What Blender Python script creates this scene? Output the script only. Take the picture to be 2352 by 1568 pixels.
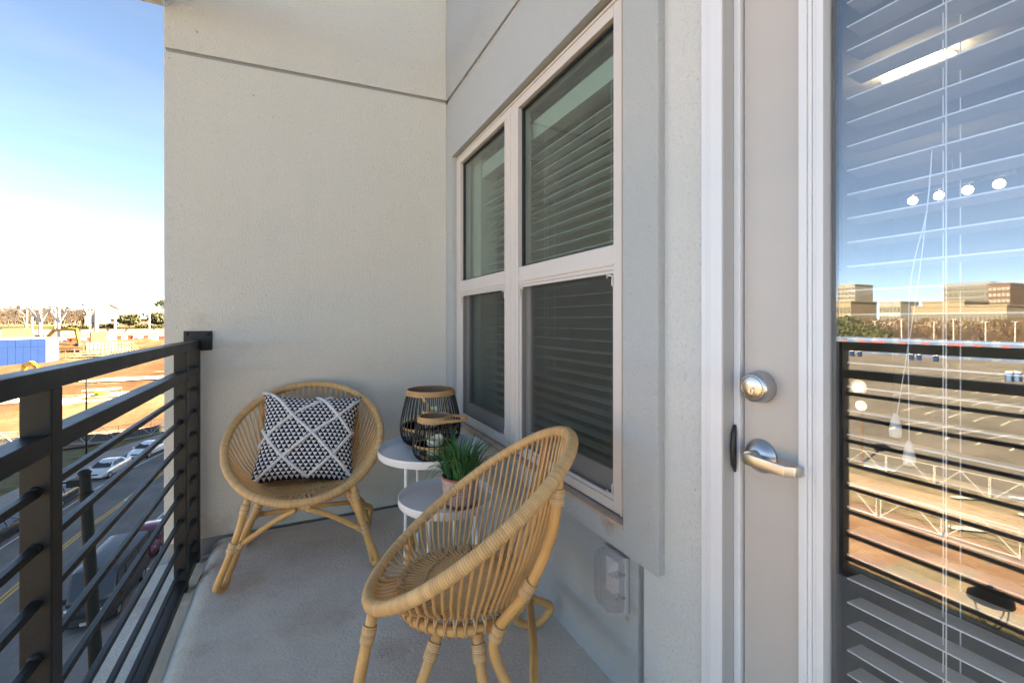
import bpy, bmesh, math, random
from mathutils import Vector, Matrix, Euler, noise as mnoise
random.seed(7)
R = math.radians
sc = bpy.context.scene
for o in list(bpy.data.objects):
    bpy.data.objects.remove(o)
C = sc.collection

# ---------------------------------------------------------------- camera, sky, sun, exposure
H = 1.17                                     # eye height above the balcony floor
CAM_YAW = 0.4509
cam_d = bpy.data.cameras.new('camera')
cam = bpy.data.objects.new('camera', cam_d)
C.objects.link(cam)
cam.location = (0, 0, H)
cam.rotation_euler = (R(90), 0, -CAM_YAW)
cam_d.sensor_width = 36
cam_d.lens = 1026.243 / 2352 * 36
cam_d.shift_y = (737.313 - 784) / 2352
cam_d.clip_start = 0.02
cam_d.clip_end = 6000
sc.camera = cam

SUN_EL, SUN_AZ = R(38), R(-14)               # the sun stands behind the building (+X)
sun_dir = Vector((math.cos(SUN_AZ) * math.cos(SUN_EL), math.sin(SUN_AZ) * math.cos(SUN_EL), math.sin(SUN_EL)))
w = bpy.data.worlds.new('World')
sc.world = w
w.use_nodes = True
nt = w.node_tree
nt.nodes.clear()
sky = nt.nodes.new('ShaderNodeTexSky')
sky.sky_type = 'NISHITA'
sky.sun_disc = False
sky.sun_elevation = SUN_EL
sky.sun_rotation = math.atan2(sun_dir.x, sun_dir.y)
sky.altitude = 600
sky.air_density = 0.36
sky.dust_density = 0.0
sky.ozone_density = 3.5
# thin cirrus all round the sky
tc = nt.nodes.new('ShaderNodeTexCoord')
mp = nt.nodes.new('ShaderNodeMapping')
mp.inputs['Scale'].default_value = (1.2, 1.2, 6.0)
mp.inputs['Rotation'].default_value = (0.12, 0.05, 0.4)
nz = nt.nodes.new('ShaderNodeTexNoise')
nz.inputs['Scale'].default_value = 2.2
nz.inputs['Detail'].default_value = 7
nz.inputs['Roughness'].default_value = 0.6
rp = nt.nodes.new('ShaderNodeValToRGB')
rp.color_ramp.elements[0].position = 0.46
rp.color_ramp.elements[0].color = (0, 0, 0, 1)
rp.color_ramp.elements[1].position = 0.78
rp.color_ramp.elements[1].color = (0.22, 0.22, 0.22, 1)
mx = nt.nodes.new('ShaderNodeMix')
mx.data_type = 'RGBA'
hs = nt.nodes.new('ShaderNodeHueSaturation')
hs.inputs['Saturation'].default_value = 0.6
hs.inputs['Value'].default_value = 0.95
bg = nt.nodes.new('ShaderNodeBackground')
bg.inputs['Strength'].default_value = 0.05
ow = nt.nodes.new('ShaderNodeOutputWorld')
L = nt.links.new
L(tc.outputs['Generated'], mp.inputs['Vector'])
L(mp.outputs['Vector'], nz.inputs['Vector'])
L(nz.outputs['Fac'], rp.inputs['Fac'])
L(rp.outputs['Color'], mx.inputs['Factor'])
L(sky.outputs['Color'], hs.inputs['Color'])
L(sky.outputs['Color'], mx.inputs['A'])
L(hs.outputs['Color'], mx.inputs['B'])
L(mx.outputs['Result'], bg.inputs['Color'])
L(bg.outputs['Background'], ow.inputs['Surface'])

sd = bpy.data.lights.new('sun', 'SUN')
sd.energy = 5.0
sd.angle = R(0.5)
sd.color = (1.0, 0.93, 0.82)
so = bpy.data.objects.new('sun', sd)
C.objects.link(so)
so.rotation_euler = (-sun_dir).to_track_quat('-Z', 'Y').to_euler()
so.location = (20, 0, 30)

sc.view_settings.view_transform = 'Standard'
sc.view_settings.look = 'None'
sc.view_settings.gamma = 1
sc.view_settings.use_curve_mapping = False
sc.view_settings.exposure = 4.1
sc.view_settings.use_white_balance = True         # camera balanced for open shade
sc.view_settings.white_balance_temperature = 9500
sc.view_settings.white_balance_tint = 3
sc.render.engine = 'CYCLES'
sc.cycles.max_bounces = 10
sc.cycles.diffuse_bounces = 6
sc.cycles.transparent_max_bounces = 24
sc.cycles.caustics_reflective = False
sc.cycles.caustics_refractive = False

# ---------------------------------------------------------------- helpers
WT = {}                                       # world translation of empties


class MB:
    def __init__(s):
        s.v, s.f, s.u = [], [], []

    def add(s, vs, fs, us=None):
        n = len(s.v)
        s.v += [tuple(a) for a in vs]
        s.u += list(us) if us else [0.0] * len(vs)
        s.f += [tuple(i + n for i in f) for f in fs]
        return s

    def box(s, x0, x1, y0, y1, z0, z1, M=None):
        vs = [(x0, y0, z0), (x1, y0, z0), (x1, y1, z0), (x0, y1, z0), (x0, y0, z1), (x1, y0, z1), (x1, y1, z1), (x0, y1, z1)]
        if M:
            vs = [tuple(M @ Vector(a)) for a in vs]
        return s.add(vs, [(0, 3, 2, 1), (4, 5, 6, 7), (0, 1, 5, 4), (1, 2, 6, 5), (2, 3, 7, 6), (3, 0, 4, 7)])

    def cbox(s, c, size, M=None):
        a, b, d = size[0] / 2, size[1] / 2, size[2] / 2
        T = Matrix.Translation(c)
        if M:
            T = T @ M
        return s.box(-a, a, -b, b, -d, d, T)

    def prism(s, poly, axis, a0, a1):
        n = len(poly)

        def P(p, a):
            return (a, p[0], p[1]) if axis == 'X' else (p[0], a, p[1]) if axis == 'Y' else (p[0], p[1], a)
        vs = [P(p, a0) for p in poly] + [P(p, a1) for p in poly]
        fs = [tuple(range(n)), tuple(range(2 * n - 1, n - 1, -1))] + [(i, i + n, (i + 1) % n + n, (i + 1) % n) for i in range(n)]
        return s.add(vs, fs)

    def tube(s, pts, r, seg=8, closed=False, cap=True, flat=None):
        pts = [Vector(p) for p in pts]
        n = len(pts)
        rr = r if isinstance(r, (list, tuple)) else [r] * n
        T = []
        for i in range(n):
            a = pts[i - 1] if (i > 0 or closed) else pts[i]
            b = pts[(i + 1) % n] if (i < n - 1 or closed) else pts[i]
            d = b - a
            T.append(d.normalized() if d.length > 1e-9 else Vector((0, 0, 1)))
        up = Vector((0, 0, 1)) if abs(T[0].z) < 0.9 else Vector((1, 0, 0))
        N = (up - T[0] * up.dot(T[0])).normalized()
        vs, us, acc = [], [], 0.0
        for i in range(n):
            if i:
                acc += (pts[i] - pts[i - 1]).length
                N = N - T[i] * N.dot(T[i])
                N = N.normalized() if N.length > 1e-6 else T[i].orthogonal().normalized()
            B = T[i].cross(N)
            for k in range(seg):
                a = 2 * math.pi * k / seg
                vs.append(pts[i] + (N * math.cos(a) * (flat or 1) + B * math.sin(a)) * rr[i])
                us.append(acc)
        fs = []
        m = n if closed else n - 1
        for i in range(m):
            j = (i + 1) % n
            for k in range(seg):
                k2 = (k + 1) % seg
                fs.append((i * seg + k, i * seg + k2, j * seg + k2, j * seg + k))
        if cap and not closed:
            fs.append(tuple(range(seg - 1, -1, -1)))
            fs.append(tuple((n - 1) * seg + k for k in range(seg)))
        return s.add(vs, fs, us)

    def lathe(s, prof, c=(0, 0, 0), seg=32, M=None):
        vs, us = [], []
        for (r, z) in prof:
            for k in range(seg):
                a = 2 * math.pi * k / seg
                p = Vector((r * math.cos(a), r * math.sin(a), z))
                if M:
                    p = M @ p
                vs.append((p.x + c[0], p.y + c[1], p.z + c[2]))
                us.append(z)
        fs = []
        for i in range(len(prof) - 1):
            for k in range(seg):
                k2 = (k + 1) % seg
                fs.append((i * seg + k, i * seg + k2, (i + 1) * seg + k2, (i + 1) * seg + k))
        if prof[0][0] > 1e-6:
            fs.append(tuple(range(seg - 1, -1, -1)))
        if prof[-1][0] > 1e-6:
            fs.append(tuple((len(prof) - 1) * seg + k for k in range(seg)))
        return s.add(vs, fs, us)

    def ball(s, c, r, seg=10, sq=(1, 1, 1)):
        prof = [(r * math.sin(math.pi * i / 6) + 1e-5, -r * math.cos(math.pi * i / 6)) for i in range(7)]
        return s.lathe(prof, c, seg, Matrix.Diagonal((*sq, 1)))

    def grid(s, fn, nu, nv):
        vs = [fn(i / nu, j / nv) for j in range(nv + 1) for i in range(nu + 1)]
        fs = [(j * (nu + 1) + i, j * (nu + 1) + i + 1, (j + 1) * (nu + 1) + i + 1, (j + 1) * (nu + 1) + i) for j in range(nv) for i in range(nu)]
        return s.add(vs, fs)

    def mesh(s, name, mat, smooth=False, bevel=0, attr=False):
        me = bpy.data.meshes.new(name)
        me.from_pydata(s.v, [], s.f)
        if attr:
            a = me.attributes.new('along', 'FLOAT', 'POINT')
            a.data.foreach_set('value', s.u)
        bm = bmesh.new()
        bm.from_mesh(me)
        bmesh.ops.recalc_face_normals(bm, faces=bm.faces)
        if bevel:
            es = [e for e in bm.edges if len(e.link_faces) == 2 and e.calc_face_angle(0) > 0.5]
            bmesh.ops.bevel(bm, geom=es, offset=bevel, segments=2, profile=0.6, affect='EDGES', clamp_overlap=True)
        bm.to_mesh(me)
        bm.free()
        if smooth:
            me.shade_smooth()
            if smooth == 'auto':
                me.set_sharp_from_angle(angle=R(38))
        me.materials.append(mat)
        return me

    def build(s, name, mat, parent=None, smooth=False, bevel=0, attr=False, **kw):
        return obj(name, s.mesh(name, mat, smooth, bevel, attr), parent, **kw)


def obj(name, me, parent=None, label=None, cat=None, group=None, kind=None, rel=False):
    o = bpy.data.objects.new(name, me)
    C.objects.link(o)
    if parent:
        o.parent = parent
        if parent.name in WT and not rel:
            o.location = -WT[parent.name]
    tag(o, label, cat, group, kind)
    return o


def tag(o, label=None, cat=None, group=None, kind=None):
    if label:
        o['label'] = label
    if cat:
        o['category'] = cat
    if group:
        o['group'] = group
    if kind:
        o['kind'] = kind
    return o


def thing(name, loc, label, cat, group=None, rz=0.0):
    o = bpy.data.objects.new(name, None)
    C.objects.link(o)
    o.location = loc
    o.rotation_euler = (0, 0, rz)
    o.empty_display_size = 0.1
    WT[o.name] = Vector(loc)
    return tag(o, label, cat, group)


def copy_tree(o, parent=None, kids=None):
    c = o.copy()
    C.objects.link(c)
    c.parent = parent
    for ch in KIDS(o):
        copy_tree(ch, c)
    return c


def KIDS(o):
    return [x for x in C.objects if x.parent == o]


def catmull(P, n=6, closed=False):
    P = [Vector(p) for p in P]
    out = []
    m = len(P)
    for i in range(m if closed else m - 1):
        p0 = P[i - 1] if (i > 0 or closed) else P[0] * 2 - P[1]
        p1 = P[i]
        p2 = P[(i + 1) % m]
        p3 = P[(i + 2) % m] if (i + 2 < m or closed) else p2 * 2 - p1
        for k in range(n):
            t = k / n
            out.append(0.5 * ((2 * p1) + (p2 - p0) * t + (2 * p0 - 5 * p1 + 4 * p2 - p3) * t * t + (3 * p1 - p0 - 3 * p2 + p3) * t * t * t))
    if not closed:
        out.append(P[-1])
    return out


# ---------------------------------------------------------------- materials
MATS = {}


class NB:
    """small node builder"""
    def __init__(s, name):
        s.m = bpy.data.materials.new(name)
        s.m.use_nodes = True
        s.t = s.m.node_tree
        s.b = s.t.nodes['Principled BSDF']
        s.out = s.t.nodes['Material Output']

    def n(s, kind, **kw):
        x = s.t.nodes.new('ShaderNode' + kind)
        for k, v in kw.items():
            if k in x.inputs.keys():
                s.set(x.inputs[k], v)
            else:
                setattr(x, k, v)
        return x

    def set(s, sock, v):
        if isinstance(v, bpy.types.NodeSocket):
            s.t.links.new(v, sock)
        elif isinstance(v, bpy.types.Node):
            s.t.links.new(v.outputs[0], sock)
        else:
            sock.default_value = v

    def math(s, op, a, b=0.0, c=None):
        x = s.t.nodes.new('ShaderNodeMath')
        x.operation = op
        s.set(x.inputs[0], a)
        s.set(x.inputs[1], b)
        if c is not None:
            s.set(x.inputs[2], c)
        return x.outputs[0]

    def pos(s):
        return s.t.nodes.new('ShaderNodeNewGeometry').outputs['Position']

    def objc(s):
        return s.t.nodes.new('ShaderNodeTexCoord').outputs['Object']

    def noise(s, vec, scale, detail=3, rough=0.55, dist=0.0):
        return s.n('TexNoise', Vector=vec, Scale=scale, Detail=detail, Roughness=rough, Distortion=dist).outputs['Fac']

    def mapp(s, vec, scale=(1, 1, 1), rot=(0, 0, 0), loc=(0, 0, 0)):
        x = s.n('Mapping', Vector=vec)
        x.inputs['Scale'].default_value = scale
        x.inputs['Rotation'].default_value = rot
        x.inputs['Location'].default_value = loc
        return x.outputs[0]

    def mix(s, fac, a, b):
        x = s.t.nodes.new('ShaderNodeMix')
        x.data_type = 'RGBA'
        s.set(x.inputs['Factor'], fac)
        s.set(x.inputs['A'], a)
        s.set(x.inputs['B'], b)
        return x.outputs['Result']

    def ramp(s, fac, stops):
        x = s.t.nodes.new('ShaderNodeValToRGB')
        s.set(x.inputs[0], fac)
        e = x.color_ramp.elements
        while len(e) < len(stops):
            e.new(0.5)
        for i, (p, c) in enumerate(stops):
            e[i].position = p
            e[i].color = c if len(c) == 4 else (*c, 1)
        return x.outputs[0]

    def bump(s, h, strength=0.3, dist=0.01, nrm=None):
        x = s.n('Bump', Height=h, Strength=strength, Distance=dist)
        if nrm:
            s.set(x.inputs['Normal'], nrm)
        return x.outputs[0]

    def done(s, color=None, rough=None, metal=None, nrm=None, spec=None):
        if color is not None:
            s.set(s.b.inputs['Base Color'], color)
        if rough is not None:
            s.set(s.b.inputs['Roughness'], rough)
        if metal is not None:
            s.set(s.b.inputs['Metallic'], metal)
        if nrm is not None:
            s.set(s.b.inputs['Normal'], nrm)
        if spec is not None:
            s.set(s.b.inputs['Specular IOR Level'], spec)
        return s.m


def rgb(r, g, b):
    return (r, g, b, 1)


def scaled(c, k):
    return (min(c[0] * k, 1), min(c[1] * k, 1), min(c[2] * k, 1), 1)


def simple(name, c, rough=0.5, metal=0.0, var=0.08, scale=6, bump=0.0, bscale=80, spec=None):
    """painted or plain surface: slight tone and gloss variation, optional grain"""
    k = NB(name)
    p = k.objc()
    a = k.noise(p, scale, 4)
    col = k.mix(a, scaled(c, 1 - var), scaled(c, 1 + var))
    rg = k.math('MULTIPLY_ADD', k.noise(p, scale * 3, 2), 0.2, rough - 0.1)
    n = k.bump(k.noise(p, bscale, 3), bump, 0.004) if bump else None
    return k.done(col, rg, metal, n, spec)


def stucco(name, c, spots=(), strength=0.9, fleck=0.14):
    k = NB(name)
    p = k.pos()
    big = k.noise(p, 1.3, 4)
    col = k.mix(big, scaled(c, 0.95), scaled(c, 1.05))
    grain = k.noise(p, 130, 3, 0.65)
    pit = k.ramp(k.noise(p, 120, 2), [(0.24, (0, 0, 0)), (0.34, (1, 1, 1))])
    col = k.mix(k.math('MULTIPLY', k.math('SUBTRACT', 1.0, grain), fleck * 2), col, scaled(c, 0.55))
    col = k.mix(k.math('MULTIPLY', k.math('SUBTRACT', 1.0, pit), 0.25), col, scaled(c, 0.4))
    drip = k.ramp(k.noise(k.mapp(p, (5, 5, 0.6)), 2.2, 4), [(0.55, (0, 0, 0)), (0.8, (1, 1, 1))])
    col = k.mix(k.math('MULTIPLY', drip, 0.10), col, scaled(c, 0.7))
    for (sx, sy, sz, sr, amt) in spots:
        d = k.n('VectorMath', operation='DISTANCE')
        k.set(d.inputs[0], p)
        d.inputs[1].default_value = (sx, sy, sz)
        f = k.math('ADD', d.outputs['Value'], k.math('MULTIPLY', k.math('SUBTRACT', k.noise(p, 40, 3), 0.5), sr * 1.6))
        m = k.n('MapRange', Value=f)
        m.inputs['From Min'].default_value = sr
        m.inputs['From Max'].default_value = sr * 0.25
        col = k.mix(k.math('MULTIPLY', m.outputs[0], amt), col, rgb(0.33, 0.17, 0.07))
    h = k.math('ADD', k.noise(p, 115, 4, 0.7), k.math('MULTIPLY', pit, 0.5))
    return k.done(col, 0.85, 0, k.bump(h, strength, 0.008), 0.25)


def schlick(k, f0):
    g = k.t.nodes.new('ShaderNodeNewGeometry')
    d = k.n('VectorMath', operation='DOT_PRODUCT')
    k.set(d.inputs[0], g.outputs['Incoming'])
    k.set(d.inputs[1], g.outputs['Normal'])
    c = k.math('ABSOLUTE', d.outputs['Value'])
    return k.math('MULTIPLY_ADD', k.math('POWER', k.math('SUBTRACT', 1.0, c), 5.0), 1 - f0, f0)


def glass(name, base, tint, ior=1.5, rough=0.0):
    k = NB(name)
    k.t.nodes.remove(k.b)
    fac = schlick(k, 0.04 + base)
    tr = k.n('BsdfTransparent', Color=tint)
    p = k.pos()
    wav = k.bump(k.noise(p, 2.2, 2), 0.012, 0.02)               # float glass is never quite flat
    gl = k.n('BsdfGlossy', Roughness=0.012, Color=rgb(1, 1, 1), Normal=wav)
    df = k.n('BsdfDiffuse', Color=rgb(0.55, 0.55, 0.55))
    smear = k.ramp(k.noise(k.mapp(p, (3, 3, 1.2)), 3.5, 5, 0.65), [(0.45, (0, 0, 0)), (0.85, (1, 1, 1))])
    dm = k.n('MixShader', Fac=k.math('MULTIPLY_ADD', smear, 0.05, 0.008))
    k.t.links.new(tr.outputs[0], dm.inputs[1])
    k.t.links.new(df.outputs[0], dm.inputs[2])
    mxs = k.n('MixShader', Fac=fac)
    k.t.links.new(dm.outputs[0], mxs.inputs[1])
    k.t.links.new(gl.outputs[0], mxs.inputs[2])
    k.t.links.new(mxs.outputs[0], k.out.inputs[0])
    return k.m


M = MATS
M['endwall'] = stucco('stucco_warm_grey', (0.73, 0.70, 0.62), spots=[(-0.47, 2.856, 2.70, 0.009, 0.6), (-0.21, 2.856, 2.42, 0.008, 0.6),
                                                               (-0.59, 2.856, 2.53, 0.008, 0.5), (-0.57, 2.856, 2.50, 0.005, 0.6), (-0.46, 2.856, 1.17, 0.07, 0.15),
                                                               (-0.4, 2.856, 0.05, 0.12, 0.25)])
M['panel'] = stucco('stucco_blue_grey', (0.52, 0.535, 0.525), spots=[(0.9, 1.15, 0.535, 0.05, 0.5), (0.9, 1.5, 0.54, 0.025, 0.4)])
M['basewall'] = stucco('stucco_base_grey', (0.50, 0.515, 0.505), spots=[(0.925, 1.09, 0.25, 0.012, 0.6), (0.925, 1.06, 0.3, 0.02, 0.3)])
M['whitewall'] = stucco('stucco_off_white', (0.72, 0.715, 0.68))
M['groove'] = simple('joint_grey', (0.30, 0.29, 0.28), 0.6)
M['ceil'] = stucco('soffit_cream', (0.74, 0.70, 0.60), strength=0.3)
M['vinyl'] = simple('window_vinyl_beige', (0.63, 0.57, 0.52), 0.38, var=0.03)
M['vinyl2'] = simple('screen_frame_beige', (0.60, 0.56, 0.53), 0.45, var=0.04)
M['trimw'] = simple('door_casing_white', (0.72, 0.72, 0.725), 0.4, var=0.025)
M['jamb'] = simple('jamb_shade_plate_grey', (0.42, 0.41, 0.40), 0.45, var=0.04)  # shading of the jamb face put into its colour; outlet plate shares it
M['leaf'] = simple('door_paint_taupe', (0.50, 0.455, 0.415), 0.42, var=0.03, bump=0.03, bscale=220)
M['seal'] = simple('black_gasket', (0.02, 0.02, 0.022), 0.6)
M['black'] = simple('black_plastic', (0.02, 0.02, 0.02), 0.4)
M['caulk'] = simple('caulk_stained', (0.50, 0.36, 0.27), 0.7, var=0.25, scale=14)
M['dglass'] = glass('door_glass', 0.085, rgb(0.97, 0.985, 0.99))
M['wglass'] = glass('window_glass', 0.02, rgb(0.74, 0.82, 0.78))
M['slat'] = simple('blind_slat_white', (0.78, 0.79, 0.78), 0.45, var=0.03)
M['cordm'] = simple('blind_cord', (0.80, 0.80, 0.78), 0.7)
M['roomwall'] = simple('room_wall', (0.45, 0.45, 0.43), 0.8)
M['roomfloor'] = simple('room_floor', (0.06, 0.05, 0.045), 0.5)
M['roomceil'] = simple('room_ceiling', (0.70, 0.70, 0.68), 0.8)
M['nickel'] = simple('satin_nickel', (0.55, 0.535, 0.52), 0.30, metal=1.0, var=0.05, bump=0.02, bscale=300)
M['brassy'] = simple('cylinder_face', (0.66, 0.58, 0.48), 0.28, metal=1.0, var=0.06)


def screen_mat():
    k = NB('insect_screen')
    k.t.nodes.remove(k.b)
    tr = k.n('BsdfTransparent', Color=rgb(1, 1, 1))
    df = k.n('BsdfDiffuse', Color=rgb(0.07, 0.07, 0.07))
    p = k.pos()
    f = k.math('MULTIPLY_ADD', k.noise(p, 6, 2), 0.05, 0.24)
    mxs = k.n('MixShader', Fac=f)
    k.t.links.new(tr.outputs[0], mxs.inputs[1])
    k.t.links.new(df.outputs[0], mxs.inputs[2])
    k.t.links.new(mxs.outputs[0], k.out.inputs[0])
    return k.m


M['screen'] = screen_mat()


def rail_mat():
    k = NB('railing_paint')
    p = k.pos()
    a = k.noise(p, 9, 4)
    col = k.mix(a, rgb(0.010, 0.0105, 0.011), rgb(0.021, 0.0215, 0.022))
    brush = k.noise(k.mapp(p, (60, 4, 60)), 3, 3)
    scratch = k.ramp(k.noise(k.mapp(p, (30, 2.0, 30)), 4, 3), [(0.70, (0, 0, 0)), (0.78, (1, 1, 1))])
    col = k.mix(k.math('MULTIPLY', scratch, 0.25), col, rgb(0.16, 0.16, 0.16))
    return k.done(col, k.math('MULTIPLY_ADD', a, 0.2, 0.34), 0, k.bump(k.math('ADD', brush, k.math('MULTIPLY', k.noise(p, 45, 2), 0.8)), 0.12, 0.003), 0.28)


M['rail'] = rail_mat()


def concrete_mat():
    k = NB('balcony_concrete')
    p = k.pos()
    big = k.noise(p, 1.6, 5, 0.6)
    col = k.mix(big, rgb(0.66, 0.60, 0.52), rgb(0.80, 0.735, 0.64))
    sand = k.ramp(k.noise(p, 85, 4, 0.75), [(0.30, (0, 0, 0)), (0.70, (1, 1, 1))])
    col = k.mix(k.math('MULTIPLY', sand, 0.60), col, rgb(0.56, 0.505, 0.435))
    spk = k.ramp(k.noise(p, 330, 2), [(0.66, (0, 0, 0)), (0.74, (1, 1, 1))])
    col = k.mix(k.math('MULTIPLY', spk, 0.35), col, rgb(0.66, 0.64, 0.61))
    xyz = k.n('SeparateXYZ', Vector=p)
    near = k.n('MapRange', Value=xyz.outputs[0])
    near.inputs['From Min'].default_value = 0.55
    near.inputs['From Max'].default_value = -0.45
    rust = k.ramp(k.noise(k.mapp(p, (2.2, 2.2, 2.2), loc=(3.1, 0.4, 0)), 2.1, 6, 0.62), [(0.50, (0, 0, 0)), (0.74, (1, 1, 1))])
    col = k.mix(k.math('MULTIPLY', k.math('MULTIPLY', rust, near.outputs[0]), 0.55), col, rgb(0.36, 0.20, 0.13))
    for (sx, sy, sr, amt) in ((-0.40, 2.52, 0.075, 0.8), (-0.40, 2.80, 0.075, 0.75), (-0.41, 1.26, 0.07, 0.7), (-0.20, 2.35, 0.10, 0.3), (0.10, 1.95, 0.16, 0.22), (0.30, 1.62, 0.07, 0.3)):
        d = k.n('VectorMath', operation='DISTANCE')
        k.set(d.inputs[0], p)
        d.inputs[1].default_value = (sx, sy, -0.02)
        f = k.math('ADD', d.outputs['Value'], k.math('MULTIPLY', k.math('SUBTRACT', k.noise(p, 18, 4, 0.7), 0.5), sr * 2.2))
        mr = k.n('MapRange', Value=f)
        mr.inputs['From Min'].default_value = sr
        mr.inputs['From Max'].default_value = sr * 0.4
        col = k.mix(k.math('MULTIPLY', mr.outputs[0], amt), col, rgb(0.17, 0.085, 0.045) if amt > 0.5 else rgb(0.36, 0.20, 0.12))
    crack = k.n('TexVoronoi', feature='DISTANCE_TO_EDGE', Scale=0.9)
    k.set(crack.inputs['Vector'], k.mapp(p, (1, 1, 0.01)))
    dust = k.ramp(k.noise(p, 5.5, 5, 0.65), [(0.42, (0, 0, 0)), (0.72, (1, 1, 1))])
    col = k.mix(k.math('MULTIPLY', dust, 0.22), col, rgb(0.38, 0.33, 0.28))
    h = k.math('ADD', k.math('MULTIPLY', sand, 0.7), k.math('MULTIPLY', k.noise(p, 22, 4), 1.2))
    return k.done(col, 0.9, 0, k.bump(h, 0.8, 0.006), 0.2)


M['concrete'] = concrete_mat()
M['rustpatch'] = simple('rusty_mortar', (0.10, 0.055, 0.032), 0.9, var=0.4, scale=40, bump=0.8, bscale=60)
M['ledge'] = stucco('ledge_concrete', (0.46, 0.44, 0.40), spots=[(-0.52, 2.2, -0.08, 0.07, 0.4)], strength=0.6, fleck=0.15)


def rattan_mat(name, c, wrapped, pitch=0.0068):
    k = NB(name)
    at = k.n('Attribute', attribute_name='along').outputs['Fac']
    p = k.objc()
    if wrapped:
        w1 = k.math('MULTIPLY', at, 1.0 / pitch)
        idx = k.math('FLOOR', w1)
        fr = k.math('FRACT', w1)
        wn = k.n('TexWhiteNoise', noise_dimensions='1D', W=idx)
        tone = k.ramp(wn.outputs['Value'], [(0, scaled(c, 0.84)), (0.5, scaled(c, 1.0)), (1, scaled(c, 1.12))])
        edge = k.math('MULTIPLY', k.math('ABSOLUTE', k.math('SUBTRACT', fr, 0.5)), 2.0)
        e4 = k.math('POWER', edge, 6.0)
        tone = k.mix(k.math('MULTIPLY', e4, 0.55), tone, scaled(c, 0.30))
        tone = k.mix(k.math('MULTIPLY', k.ramp(k.noise(p, 6, 4), [(0.35, (0, 0, 0)), (0.65, (1, 1, 1))]), 0.45), tone, (c[0] * 0.75, c[1] * 0.62, c[2] * 0.5, 1))
        nrm = k.bump(k.math('SUBTRACT', 1.0, e4), 0.7, 0.002)
        return k.done(tone, 0.42, 0, nrm, 0.4)
    st = k.noise(k.mapp(p, (1, 1, 1)), 14, 4)
    node = k.ramp(k.noise(p, 3.0, 3), [(0.35, (0, 0, 0)), (0.65, (1, 1, 1))])
    tone = k.mix(st, scaled(c, 0.68), scaled(c, 1.25))
    tone = k.mix(k.math('MULTIPLY', node, 0.5), tone, (c[0] * 0.80, c[1] * 0.66, c[2] * 0.5, 1))
    return k.done(tone, 0.36, 0, k.bump(k.noise(p, 130, 3), 0.08, 0.002), 0.45)


M['rwrap'] = rattan_mat('rattan_wrapped', (0.74, 0.455, 0.205), True)
M['rpole'] = rattan_mat('rattan_pole', (0.70, 0.395, 0.145), False)
M['rspin'] = rattan_mat('rattan_spindle', (0.71, 0.415, 0.175), False)
M['rbind'] = rattan_mat('rattan_binding', (0.68, 0.44, 0.22), True, 0.005)


def pillow_mat():
    k = NB('pillow_fabric')
    uv = k.n('UVMap').outputs[0]
    s = k.n('SeparateXYZ', Vector=uv)
    u = k.math('MULTIPLY', s.outputs[0], 20.0)
    v = k.math('MULTIPLY', s.outputs[1], 24.0)
    row = k.math('FLOOR', v)
    wv = k.math('FRACT', v)
    wv = k.math('MULTIPLY', k.math('FLOOR', k.math('MULTIPLY', wv, 4.0)), 0.25)
    sh = k.math('MULTIPLY', k.math('MODULO', row, 2.0), 0.5)
    fu = k.math('FRACT', k.math('ADD', u, sh))
    d = k.math('ABSOLUTE', k.math('SUBTRACT', fu, 0.5))
    lim = k.math('MULTIPLY', k.math('SUBTRACT', 1.0, wv), 0.47)
    blk = k.math('LESS_THAN', d, lim)
    col = k.mix(blk, rgb(0.72, 0.69, 0.70), rgb(0.016, 0.014, 0.026))
    weave = k.n('TexWave', Vector=uv, Scale=110.0, Distortion=1.0).outputs['Fac']
    return k.done(col, 0.9, 0, k.bump(weave, 0.25, 0.001), 0.15)


M['pillow'] = pillow_mat()
M['tuft'] = simple('tufted_yarn', (0.80, 0.79, 0.78), 0.95, var=0.12, scale=150, bump=0.9, bscale=400)
M['tablew'] = simple('white_powder_coat', (0.80, 0.80, 0.80), 0.45, var=0.02)
M['ribblk'] = simple('black_bamboo', (0.012, 0.012, 0.012), 0.45, var=0.3, scale=30)
M['bamboo'] = rattan_mat('bamboo_band', (0.58, 0.36, 0.17), False)
M['wooddisc'] = simple('thin_wood_board', (0.33, 0.17, 0.09), 0.6, var=0.2, scale=20)
M['candle'] = simple('cream_wax', (0.84, 0.78, 0.55), 0.5, var=0.05)
M['soil'] = simple('potting_foam', (0.03, 0.05, 0.02), 0.9)


def blade_mat():
    k = NB('grass_blade')
    oi = k.n('ObjectInfo').outputs['Random']
    col = k.ramp(oi, [(0.0, (0.012, 0.075, 0.035)), (0.45, (0.03, 0.14, 0.04)), (0.75, (0.07, 0.20, 0.05)), (0.92, (0.20, 0.30, 0.08)), (1.0, (0.30, 0.27, 0.10))])
    at = k.n('Attribute', attribute_name='along').outputs['Fac']
    col = k.mix(k.math('MULTIPLY', k.math('FRACT', k.math('MULTIPLY', at, 0.999)), 0.35), col, rgb(0.10, 0.26, 0.08))
    return k.done(col, 0.45, 0, None, 0.4)


M['blade'] = blade_mat()


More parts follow.
